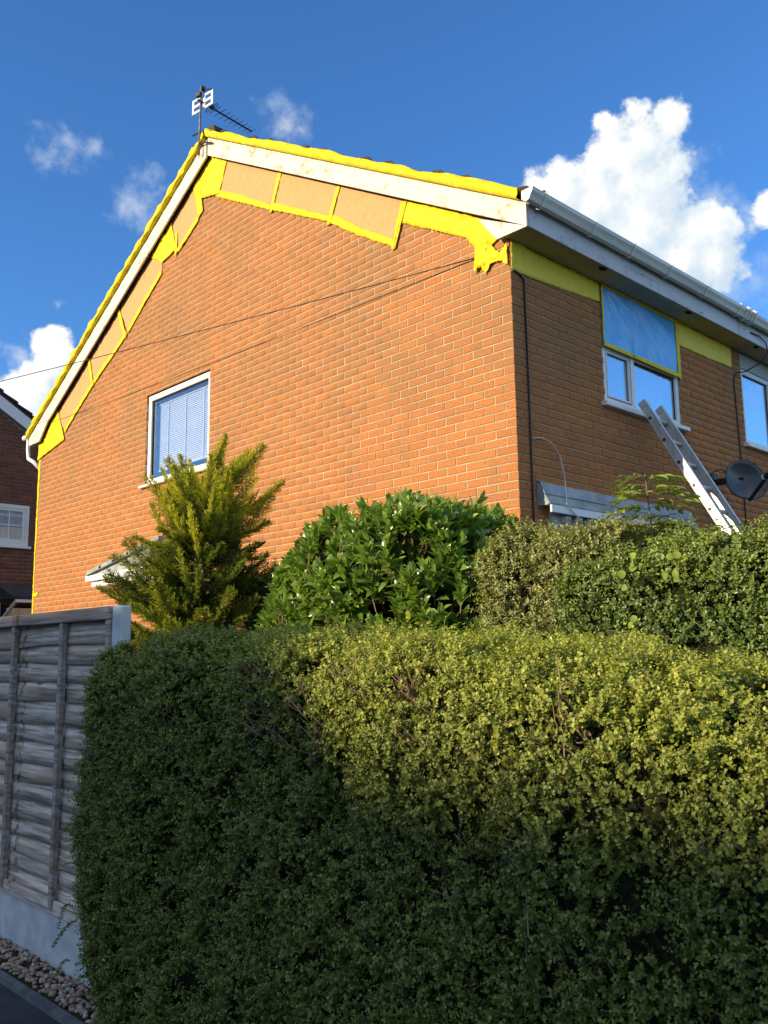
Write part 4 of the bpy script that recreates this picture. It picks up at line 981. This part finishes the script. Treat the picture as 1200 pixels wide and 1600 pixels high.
# ---------------------------------------------------------------- foliage
def trig_noise(seed, scale, n=9):
    rg = np.random.default_rng(seed); K = rg.normal(0, 1, (n, 3)); K /= np.linalg.norm(K, axis=1)[:, None]; K *= rg.uniform(.6, 1.7, (n, 1)) * scale * 2 * math.pi; ph = rg.uniform(0, 6.3, n)
    return lambda P: np.sin(P @ K.T + ph).sum(1) / math.sqrt(n)
def unit(v): return v / np.maximum(np.linalg.norm(v, axis=-1, keepdims=True), 1e-9)
def leaves(name, P, D, N, L, W, tone, m, parent, curl=.12, fold=.18, small=False):
    """oval leaves folded along the midrib. P base, D direction, N leaf normal"""
    n = len(P); D = unit(D); S = unit(np.cross(D, N)); N = np.cross(S, D)
    L = np.asarray(L)[:, None] * np.ones((n, 1)); Wd = np.asarray(W)[:, None] * np.ones((n, 1))
    if small:
        V = np.stack([P, P + D * L * .46 - S * Wd * .56 + N * Wd * fold, P + D * L, P + D * L * .46 + S * Wd * .56 + N * Wd * fold], 1)
        F = (np.arange(n)[:, None, None] * 4 + np.array([[0, 1, 2], [0, 2, 3]])[None]).reshape(-1, 3)
        return np_mesh(name, V.reshape(-1, 3), F, m, np.repeat(tone, 4, 0), parent)
    tmpl = [(0, 0, 0), (.3, -.5, fold), (.68, -.42, fold * .7), (1, 0, -curl), (.68, .42, fold * .7), (.3, .5, fold)]
    V = np.stack([P + D * L * a + S * Wd * b + N * (L * (c if a == 1 else 0) + Wd * (c if a != 1 else 0)) for a, b, c in tmpl], 1)
    F = np.array([[0, 1, 2, 3], [0, 3, 4, 5]])
    F = (np.arange(n)[:, None, None] * 6 + F[None]).reshape(-1, 4)
    return np_mesh(name, V.reshape(-1, 3), F, m, np.repeat(tone, 6, 0), parent)
class Blob:
    """rounded box with lumps, used as the shape of a clipped hedge"""
    def __init__(s, lo, hi, r, lumps, seed, topslope=None, tuck=None):
        s.c = (np.array(lo) + hi) / 2; s.h = (np.array(hi) - lo) / 2; s.r = r; s.top = topslope; s.tuck = tuck
        s.n = [(trig_noise(seed + i, sc), am) for i, (sc, am) in enumerate(lumps)]
    def sdf(s, P):
        Q = P.copy()
        if s.top is not None: Q[:, 2] -= s.top(P)
        if s.tuck is not None: Q[:, 0] -= s.tuck(P)
        q = np.abs(Q - s.c) - (s.h - s.r); d = np.linalg.norm(np.maximum(q, 0), axis=1) + np.minimum(q.max(1), 0) - s.r
        for f, a in s.n: d = d + a * f(P)
        return d
    def grad(s, P):
        e = 1e-3; return unit(np.stack([s.sdf(P + np.eye(3)[i] * e) - s.sdf(P - np.eye(3)[i] * e) for i in range(3)], 1))
    def sample(s, n, rg, bias=None):
        h = s.h; a = np.array([h[1] * h[2], h[0] * h[2], h[0] * h[1]]); w = np.array([a[0], a[0], a[1], a[1], a[2], a[2] * .05])
        if bias is not None: w = w * bias
        f = rg.choice(6, n, p=w / w.sum()); P = rg.uniform(-1, 1, (n, 3)); ax = f // 2; P[np.arange(n), ax] = np.where(f % 2 == 0, 1., -1.); P = s.c + P * h
        for _ in range(6):
            G = s.grad(P); P = P - G * s.sdf(P)[:, None] * .9
        return P, s.grad(P)
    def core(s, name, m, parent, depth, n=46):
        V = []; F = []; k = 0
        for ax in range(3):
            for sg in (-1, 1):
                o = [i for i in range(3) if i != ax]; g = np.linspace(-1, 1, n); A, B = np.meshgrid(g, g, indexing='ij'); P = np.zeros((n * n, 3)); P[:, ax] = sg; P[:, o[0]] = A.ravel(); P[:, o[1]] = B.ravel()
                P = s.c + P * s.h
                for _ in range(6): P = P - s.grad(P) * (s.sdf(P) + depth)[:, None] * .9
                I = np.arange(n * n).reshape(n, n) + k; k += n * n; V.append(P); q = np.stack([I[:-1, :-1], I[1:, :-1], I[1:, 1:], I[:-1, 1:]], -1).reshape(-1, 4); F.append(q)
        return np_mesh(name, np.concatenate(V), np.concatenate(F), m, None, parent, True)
def hedge(E_, blob, n_sprig, per, L, Wd, m, seed, sprig=.06, depth=.05, bias=None, newgrowth=None, gaps=None, up=.35, keep=None, small=False):
    rg = np.random.default_rng(seed)
    P, G = blob.sample(n_sprig, rg, bias)
    k = P[:, 2] > .02
    if keep is not None: k &= keep(P)
    P, G = P[k], G[k]
    if gaps is not None:
        k = rg.uniform(size=len(P)) > gaps(P); P, G = P[k], G[k]
    n = len(P)
    dpt = -np.abs(rg.normal(0, depth, n)) - .004; P = P + G * (dpt - sprig * .5)[:, None]
    A = unit(G * rg.uniform(.3, 1.1, (n, 1)) + rg.normal(0, .55, (n, 3)) + np.array([0, 0, up]))
    sl_ = sprig * rg.uniform(.6, 1.5, n)
    B1 = unit(np.cross(A, rg.normal(0, 1, (n, 3)))); B2 = np.cross(A, B1)
    i = np.repeat(np.arange(n), per); j = np.tile(np.arange(per), n)
    t = (j // 2 + .5) / (per / 2); side = np.where(j % 2 == 0, 1., -1.)
    ang = (j // 2) * 1.57 + rg.normal(0, .5, len(i))
    rad = (B1[i] * np.cos(ang)[:, None] + B2[i] * np.sin(ang)[:, None]) * side[:, None]
    base = P[i] + A[i] * (sl_[i] * t)[:, None]
    D = unit(rad + A[i] * rg.uniform(.2, .9, (len(i), 1)) + rg.normal(0, .22, (len(i), 3)))
    Nn = unit(A[i] * .8 + G[i] * .5 + np.array([0, 0, .35]) + rg.normal(0, .38, (len(i), 3)))
    sz = rg.uniform(.6, 1.4, len(i)) * (1 - .25 * t) * rg.uniform(.8, 1.2, n)[i]
    tone = np.zeros((len(i), 3)); sp = rg.uniform(0, 1, n)
    tone[:, 0] = np.clip(.22 + .5 * sp[i] + rg.normal(0, .27, len(i)) + .2 * t, 0, 1)
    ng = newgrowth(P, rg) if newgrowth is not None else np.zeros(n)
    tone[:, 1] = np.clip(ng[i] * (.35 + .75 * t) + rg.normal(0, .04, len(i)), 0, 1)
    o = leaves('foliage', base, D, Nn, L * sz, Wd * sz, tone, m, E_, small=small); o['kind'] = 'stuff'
    # twigs
    idx = rg.choice(n, min(n, 1100), replace=False); tw = MB()
    for q in idx:
        a = P[q] - A[q] * .03; b = P[q] + A[q] * sl_[q] * rg.uniform(.8, 1.25); tw.tube([a, (a + b) / 2 + rg.normal(0, .004, 3), b], .0013, 3, False)
    o = tw.build('twigs', M_twig, E_); o['kind'] = 'stuff'
    blob.core('dark_core', M_corehedge, E_, depth * 1.5 + .055)  # solid shell added inside, a dark backing for the leaf gaps
    return P, G

# the big front hedge
HE = empty('clipped_hedge', (2.4, -3.4, 0), 'big clipped small-leaved hedge filling the foreground, lit along its top right', 'hedge')
def htop(P):
    x = P[:, 0]; t = np.clip((x - 1.8) / 1.3, 0, 1.4); w = np.clip(P[:, 2] / 1.6, 0, 1)
    return (-.17 * t - .07 * np.clip((1.15 - x) / .6, 0, 1)) * w
hb = Blob((.50, -3.94, -.25), (4.7, -2.95, 1.652), .24, [(.55, .028), (1.6, .018), (4.6, .013), (9, .008)], 100, htop, lambda P: (.24 * np.clip((.50 - P[:, 2]) / .5, 0, 1) + .13 * np.clip((P[:, 2] - 1.15) / .45, 0, 1)) * np.clip((1.5 - P[:, 0]) / .9, 0, 1))
holes = [((1.86, 1.43), .10, .95), ((1.95, 1.30), .10, .8), ((2.38, 1.43), .05, .9), ((2.55, 1.4), .04, .9), ((2.2, 1.3), .06, .5), ((3.1, 1.35), .05, .5), ((2.75, .95), .09, .5)]
def gaps(P):
    g = np.clip((trig_noise(141, 5.5)(P) - .95) * 1.2, 0, .85); f = trig_noise(140, 2.6); v = f(P); g += np.clip((v - 1.2) * .8, 0, .6)
    for (x, z), r, a in holes: g = np.maximum(g, a * np.exp(-(((P[:, 0] - x) ** 2 + (P[:, 2] - z) ** 2) / r ** 2)))
    return g
def sunlit_growth(P, rg):  # fresh growth, paler on the top right to paint in its sunlight
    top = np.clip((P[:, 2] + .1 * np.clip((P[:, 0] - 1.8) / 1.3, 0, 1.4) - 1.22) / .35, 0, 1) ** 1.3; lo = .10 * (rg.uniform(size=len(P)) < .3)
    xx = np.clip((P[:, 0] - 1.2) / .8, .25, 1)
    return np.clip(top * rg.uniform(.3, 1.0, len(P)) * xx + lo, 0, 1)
hedge(HE, hb, 66000, 14, .0118, .0084, M_hedge, 7, sprig=.05, depth=.024, small=True, bias=np.array([.08, 1, .05, 1, 1, 0.]), newgrowth=sunlit_growth, gaps=gaps)
# bare twiggy patches where the shears cut into old wood
tw = MB(); rg_ = np.random.default_rng(77)
for (x, z), r_, am in holes + [((2.62, 1.33), .07, .4), ((3.02, 1.18), .09, .4), ((1.3, 1.2), .07, .4), ((2.0, .8), .08, .4), ((1.1, .55), .08, .4), ((3.2, .75), .07, .4)]:
    for _ in range(int(70 * am)):
        a = np.array([x + rg_.normal(0, r_ * .8), -3.87 + rg_.normal(0, .02), min(1.47, z + rg_.normal(0, r_ * .8))]); d = unit((rg_.normal(0, .6, 3) + np.array([0, -.45, .7]))[None])[0]
        l_ = rg_.uniform(.05, .15); b = a + d * l_; tw.tube([a, (a + b) / 2 + rg_.normal(0, .006, 3), b], rg_.uniform(.0010, .0022), 3, False)
tw.build('bare_twigs', M_twig, HE)['kind'] = 'stuff'
# long loose shoots at the left end
def shoots(E_, specs, L, Wd, m, seed):
    rg = np.random.default_rng(seed); Ps, Ds, Ns, T = [], [], [], []; tw = MB()
    for a, b, sag in specs:
        a, b = np.array(a), np.array(b); ln = np.linalg.norm(b - a); n = max(4, int(ln / .016)); c = []
        for q in np.linspace(0, 1, n):
            p = a + (b - a) * q + np.array([0, 0, sag * q * (1 - q) * 4]); c.append(p)
            d = unit((b - a)[None])[0]
            s = unit(np.cross(d, [0, 0, 1])[None])[0]
            for sg in (-1, 1):
                Ps.append(p); Ds.append(s * sg + d * .5 + rg.normal(0, .3, 3)); Ns.append(np.array([0, 0, 1]) + rg.normal(0, .4, 3)); T.append((rg.uniform(.2, .8), rg.uniform(0, .12), 0))
        tw.tube(c[::max(1, n // 5)] + [c[-1]], .0016, 4)
    leaves('shoot_leaves', np.array(Ps), np.array(Ds), np.array(Ns), np.full(len(Ps), L), np.full(len(Ps), Wd), np.array(T), m, E_)['kind'] = 'stuff'
    tw.build('shoot_stems', M_twig, E_)
shoots(HE, [((.45, -3.85, .42), (.02, -3.75, .20), .02), ((.47, -3.9, .50), (.30, -3.86, .36), .02), ((.40, -3.8, .62), (.20, -3.8, .60), .02), ((.35, -3.8, .78), (.02, -3.72, .72), .03), ((.30, -3.8, 1.02), (.10, -3.70, 1.0), .01),
            ((.5, -3.9, .28), (.30, -3.86, .16), .02), ((.28, -3.75, 1.36), (.15, -3.7, 1.42), .0), ((2.2, -3.95, .5), (2.3, -4.08, .42), .01), ((3.0, -3.95, 1.0), (3.08, -4.05, .93), .02)], .014, .009, M_hedge, 9)
print('front hedge done')

# the hedges behind
H2 = empty('box_hedge', (1.7, -1.6, .42), 'rounded grey-green clipped hedge in front of the house corner', 'hedge')
b2 = Blob((1.14, -2.02, .3), (2.15, -1.0, 2.19), .22, [(.8, .028), (2.4, .02), (5, .012)], 200)
hedge(H2, b2, 11000, 12, .019, .010, M_box, 21, sprig=.075, depth=.035, bias=np.array([.3, 1, .2, 1, 1, 0.]), up=.6,
      newgrowth=lambda P, rg: np.clip((P[:, 2] - 1.3) / .9, 0, 1) * rg.uniform(.1, .75, len(P)), gaps=lambda P: np.clip((trig_noise(210, 2.4)(P) - .7) * .9, 0, .8))
H3 = empty('privet_hedge', (2.6, -1.9, .42), 'taller glossy green hedge below the ladder at the right edge', 'hedge')
b3 = Blob((1.88, -2.30, .3), (4.2, -1.35, 1.99), .16, [(.9, .028), (2.6, .018), (5, .012)], 300, lambda P: .10 * np.clip((P[:, 0] - 1.9) / .5, 0, 1) - .06)
hedge(H3, b3, 22000, 12, .0175, .0105, M_privet, 31, sprig=.075, depth=.035, bias=np.array([.1, 1, .1, 1, 1, 0.]), up=.4, keep=lambda P: P[:, 0] < 4.2,
      newgrowth=lambda P, rg: np.clip((P[:, 2] - 1.75) / .4, 0, 1) * rg.uniform(.2, .9, len(P)) + .25 * (rg.uniform(size=len(P)) < .08), gaps=lambda P: np.clip((trig_noise(310, 2.6)(P) - .8) * .8, 0, .75))

# laurel
LA = empty('laurel_bush', (0, -1.5, .42), 'glossy laurel bush with large upright leaves in front of the gable', 'shrub')
bl = Blob((-.72, -2.15, .3), (.97, -1.05, 2.34), .36, [(.7, .07), (1.8, .05)], 400, lambda P: .16 * np.clip(P[:, 0] + .4, -1, .9) * np.clip((P[:, 2] - 1) / 1.2, 0, 1))
rg = np.random.default_rng(44)
P, G = bl.sample(1700, rg, np.array([.6, .8, .3, 1, 1, 0.]))
P2, G2 = bl.sample(1000, rg, np.array([.6, .8, .3, 1, 1, 0.])); P = np.concatenate([P, P2 - G2 * .14]); G = np.concatenate([G, G2])
k = P[:, 2] > .9; P, G = P[k], G[k]; n = len(P)
A = unit(G * .7 + np.array([0, 0, .75]) + rg.normal(0, .3, (n, 3))); per = 8
i = np.repeat(np.arange(n), per); j = np.tile(np.arange(per), n); ang = j * 2.4 + rg.uniform(0, 6.3, n)[i]
B1 = unit(np.cross(A, rg.normal(0, 1, (n, 3)))); B2 = np.cross(A, B1)
rad = B1[i] * np.cos(ang)[:, None] + B2[i] * np.sin(ang)[:, None]; t = j / (per - 1)
base = P[i] + A[i] * (.10 * (t - 1) + rg.normal(0, .004, len(i)))[:, None]
D = unit(rad * (.95 - .6 * t)[:, None] + A[i] * (.6 + .6 * t)[:, None] + rg.normal(0, .12, (len(i), 3)))
Nn = unit(A[i] * .9 - rad * .35 + rg.normal(0, .2, (len(i), 3)))
sz = rg.uniform(.75, 1.2, len(i)) * (1 - .35 * t)
tone = np.zeros((len(i), 3)); tone[:, 0] = np.clip(.3 + .5 * rg.uniform(size=n)[i] + rg.normal(0, .15, len(i)), 0, 1); tone[:, 1] = np.where(rg.uniform(size=len(i)) < .045, rg.uniform(.4, 1, len(i)), rg.uniform(0, .12, len(i)))
def big_leaf(name, P, D, N, L, Wd, tone, m, parent):
    n = len(P); D = unit(D); S = unit(np.cross(D, N)); N = np.cross(S, D); L = L[:, None]; Wd = Wd[:, None]; V = []
    rows = [(0, .06, 0), (.18, .62, .02), (.45, 1, .03), (.72, .85, .0), (.9, .45, -.06), (1, .03, -.12)]
    for a, w, c in rows:
        for sgn in (-1, 0, 1): V.append(P + D * L * a + S * Wd * .5 * w * sgn + N * (L * c + (Wd * .16 * w if sgn else 0)))
    V = np.stack(V, 1); nr = len(rows); F = []
    for r in range(nr - 1):
        for c in range(2): F.append((r*3+c, r*3+c+1, (r+1)*3+c+1, (r+1)*3+c))
    F = (np.arange(n)[:, None, None] * nr * 3 + np.array(F)[None]).reshape(-1, 4)
    return np_mesh(name, V.reshape(-1, 3), F, m, np.repeat(tone, nr * 3, 0), parent, True)
big_leaf('foliage', base, D, Nn, .125 * sz, .046 * sz, tone, M_laurel, LA)['kind'] = 'stuff'
tw = MB()
for q in range(n): tw.tube([P[q] - A[q] * .16, P[q] - A[q] * .08, P[q] + A[q] * .01], [.004, .004, .003], 3)
tw.build('stems', M_twig, LA)['kind'] = 'stuff'
bl.core('dark_core', M_corehedge, LA, .30)

# fine-leaved shrub between conifer and laurel
SH = empty('small_shrub', (-1.4, -1.3, .42), 'loose fine-leaved shrub between the conifer and the laurel', 'shrub')
bs = Blob((-1.75, -1.75, .3), (-.95, -1.05, 2.30), .3, [(.9, .06), (2.5, .03)], 450)
hedge(SH, bs, 1500, 12, .026, .013, M_privet, 47, sprig=.10, depth=.06, up=.8, newgrowth=lambda P, rg: .15 * rg.uniform(size=len(P)))

# golden conifer
CO = empty('conifer', (-1.66, -2.0, .42), 'golden cypress conifer with feathery upswept sprays before the gable window', 'tree')
ctr = np.array([-1.66, -2.0]); rg = np.random.default_rng(5)
tk = MB(); tk.tube([(-1.66, -2.0, .40), (-1.64, -2.01, 1.5), (-1.55, -1.98, 2.4), (-1.45, -1.98, 2.9)], [.06, .045, .028, .010], 8); tk.build('trunk', M_twig, CO)
sc_ = 1 / 205.0; right = np.array(cR) * [1, 1, 0]; right /= np.linalg.norm(right); fwd2 = np.array([-right[1], right[0], 0])
def at(px, py, dep):                                   # metres right of the trunk / height, depth along the garden
    x = (px - 300) * sc_; z = 1.775 + (980 - py) * sc_ * .985
    return np.array([ctr[0], ctr[1], 0]) + right * x + fwd2 * dep + np.array([0, 0, z])
tips = [(350,668,0,1),(385,692,.1,.8),(408,684,.05,.8),(330,720,-.1,1),(300,735,-.2,1),(280,705,-.05,.7),(262,712,-.1,.6),(258,770,-.2,1),(232,742,-.1,.7),(440,745,.1,.7),(425,770,0,.7),(400,745,-.15,.9),(365,740,-.2,1),(345,770,-.3,1),
        (420,815,-.05,.45),(405,850,-.1,.25),(240,790,-.15,.6),(262,830,-.3,.5),(310,800,-.35,.9),(200,845,-.1,.35),(185,870,-.15,.3),(215,838,-.1,.4),(172,905,-.1,.2),(158,918,-.05,.2),(190,935,-.25,.25),(225,900,-.4,.35),(250,880,-.4,.4),
        (270,920,-.5,.55),(235,950,-.5,.45),(300,870,-.45,.45),(330,900,-.5,.3),(360,860,-.4,.25),(390,880,-.3,.2),(420,870,-.1,.2),(430,890,0,.2),(380,930,-.45,.25),(340,960,-.55,.35),(290,975,-.6,.4),(410,940,-.3,.25),(440,900,.05,.2),(210,985,-.5,.3),(250,1000,-.6,.3),
        (320,830,.3,.3),(360,800,.35,.4),(280,850,.35,.3),(230,880,.3,.2),(400,860,.4,.2),(300,760,.25,.6),(350,720,.2,.8),(390,780,.3,.4)]
for q in range(24):
    tips.append((rg.uniform(170, 445), rg.uniform(845, 985), rg.uniform(-.55, .25), .04 + .16 * rg.uniform()))
for q in range(16):
    tips.append((rg.uniform(255, 375), rg.uniform(715, 800), rg.uniform(-.30, .2), .75 + .25 * rg.uniform()))
for q in range(26):
    a = rg.uniform(0, 6.28); h = rg.uniform(0, 1); r = (.78 - .55 * h) * rg.uniform(.6, 1.0)
    tips.append((300 + 25 * h + r * 150 * math.cos(a), 1000 - 290 * h, r * .75 * math.sin(a), max(.05, 1.25 * (h - .35))))
PP, DD, LL, TT = [], [], [], []
br = MB()
for (px, py, dep, gold) in tips:
    tip = at(px, py, dep); hz = tip[2]
    base_z = max(.6, hz - (rg.uniform(.30, .55) if gold > .5 else rg.uniform(.02, .30))); cx = ctr + (np.array([-1.45, -1.98]) - ctr) * np.clip((base_z - 1) / 1.9, 0, 1)
    b = np.array([cx[0], cx[1], base_z]); mid = (b + tip) / 2 + np.array([0, 0, -.10]) + rg.normal(0, .02, 3)
    ts = np.linspace(0, 1, 30); C = ((1 - ts) ** 2)[:, None] * b + (2 * ts * (1 - ts))[:, None] * mid + (ts ** 2)[:, None] * tip
    br.tube(C[::6], [.008, .006, .005, .004, .003], 4)
    Ld = np.linalg.norm(tip - b); pl_ = rg.uniform(0, 6.28)
    for q in range(5, 30):
        p = C[q]; d = unit((C[min(q + 1, 29)] - C[q - 1])[None])[0]; tq = ts[q]
        side = unit(np.cross(d, np.array([.3, .8, .5]))[None])[0]; s2 = np.cross(d, side)
        for sgn in range(4):
            aa = sgn * math.pi + pl_ + rg.uniform(-.55, .55); sd = side * math.cos(aa) + s2 * math.sin(aa)
            ln = (.17 * (1 - tq) + .045) * rg.uniform(.6, 1.25) * min(1.3, Ld / .55); bd_ = unit((d * .85 + sd * .75 + np.array([0, 0, .18]))[None])[0]
            nn = max(6, int(ln / .0072)); nrm_ = unit(np.cross(bd_, d + rg.normal(0, .3, 3))[None])[0]; lat = np.cross(bd_, nrm_)
            for w in range(nn):
                u = (w + .5) / nn; pp_ = p + bd_ * ln * u; s3 = 1 if w % 2 else -1
                PP.append(pp_); DD.append(bd_ * .9 + lat * s3 * .62 + rg.normal(0, .12, 3)); LL.append(.034 * (1 - .45 * u) * rg.uniform(.7, 1.3)); g_ = min(1, gold * 1.25) * np.clip((tq - .1) / .45, 0, 1) * (.5 + .6 * u)
                TT.append((np.clip(.25 + .6 * u * tq + rg.normal(0, .12), 0, 1), np.clip(g_ * rg.uniform(.55, 1.1), 0, 1), 0))
PP, DD, LL, TT = map(np.array, (PP, DD, LL, TT)); DD = unit(DD); NN = rg.normal(0, 1, DD.shape); S = unit(np.cross(DD, NN))
Wd = LL * .21
V = np.stack([PP - S * Wd[:, None] * .5, PP + S * Wd[:, None] * .5, PP + DD * LL[:, None] * .6 + S * Wd[:, None] * .6, PP + DD * LL[:, None], PP + DD * LL[:, None] * .6 - S * Wd[:, None] * .6], 1)
F = (np.arange(len(PP))[:, None] * 5 + np.arange(5)[None])
np_mesh('foliage', V.reshape(-1, 3), F, M_conif, np.repeat(TT, 5, 0), CO)['kind'] = 'stuff'
br.build('branches', M_twig, CO)
print('conifer blades', len(PP))

# ash sapling poking over the hedges, with pinnate leaves
SA = empty('ash_sapling', (1.62, -1.35, .42), 'young sapling with pinnate leaves standing above the back hedges', 'sapling')
Ps, Ds, Ns, T = [], [], [], []; tw = MB(); rg = np.random.default_rng(8)
base = np.array([2.14, -1.72, 1.9])
tw.tube([(2.15, -1.6, .5), tuple(base), (2.12, -1.74, 2.42)], [.009, .006, .003], 5)
for k in range(24):
    z = 2.08 + k * .0145 + rg.uniform(-.02, .02); a = rg.uniform(-.9, .9) + (0 if k % 2 else math.pi); d = right * math.cos(a) + fwd2 * math.sin(a) * .8; d = d + np.array([0, 0, .35]); d = unit(d[None])[0]
    p0 = np.array([2.125, -1.73, z]); ln = rg.uniform(.15, .24); c = [p0 + d * ln * q + np.array([0, 0, -.10 * q * q]) for q in np.linspace(0, 1, 6)]; tw.tube(c, .0018, 3)
    for q in range(1, 6):
        s = unit(np.cross(d, [0, 0, 1])[None])[0]
        for sg in ((-1, 1) if q < 5 else (0,)):
            Ps.append(c[q]); Ds.append(s * sg + d * .6 + np.array([0, 0, -.25]) + rg.normal(0, .1, 3)); Ns.append(np.array([0, 0, 1]) + rg.normal(0, .3, 3)); T.append((rg.uniform(.3, 1), rg.uniform(0, .5), 0))
Ps, Ds, Ns, T = map(np.array, (Ps, Ds, Ns, T)); big_leaf('leaf_sprays', Ps, Ds, Ns, rg.uniform(.055, .095, len(Ps)), rg.uniform(.020, .030, len(Ps)), T, M_ash, SA)['kind'] = 'stuff'; tw.build('stem', M_twig, SA)
# pale climber leaves on the back hedge
CL = empty('climber', (2.0, -2.3, .5), 'pale lime climbing weed leaves scattered over the back hedge', 'climber')
Ps, Ds, Ns, T = [], [], [], []
for (px, py, n) in ((995, 885, 3), (1052, 880, 3), (1055, 905, 2), (985, 965, 2), (998, 968, 1), (972, 912, 2)):
    d0 = pxdir(px, py); tt = (-2.36 - M.translation.y) / d0.y; c = np.array(M.translation + d0 * tt)
    for _ in range(n):
        Ps.append(c + rg.normal(0, .022, 3) * [1, .4, 1]); Ds.append(rg.normal(0, 1, 3) * [1, .3, 1] + [0, 0, -.5]); Ns.append(np.array([.2, -1, .35]) + rg.normal(0, .25, 3)); T.append((rg.uniform(.3, 1), rg.uniform(0, .6), 0))
Ps, Ds, Ns, T = map(np.array, (Ps, Ds, Ns, T)); big_leaf('leaf_patch', Ps, Ds, Ns, rg.uniform(.03, .045, len(Ps)), rg.uniform(.028, .04, len(Ps)), T, M_ivy, CL)['kind'] = 'stuff'
print('scene built', sum(len(o.data.polygons) for o in bpy.data.objects if o.type == 'MESH'))
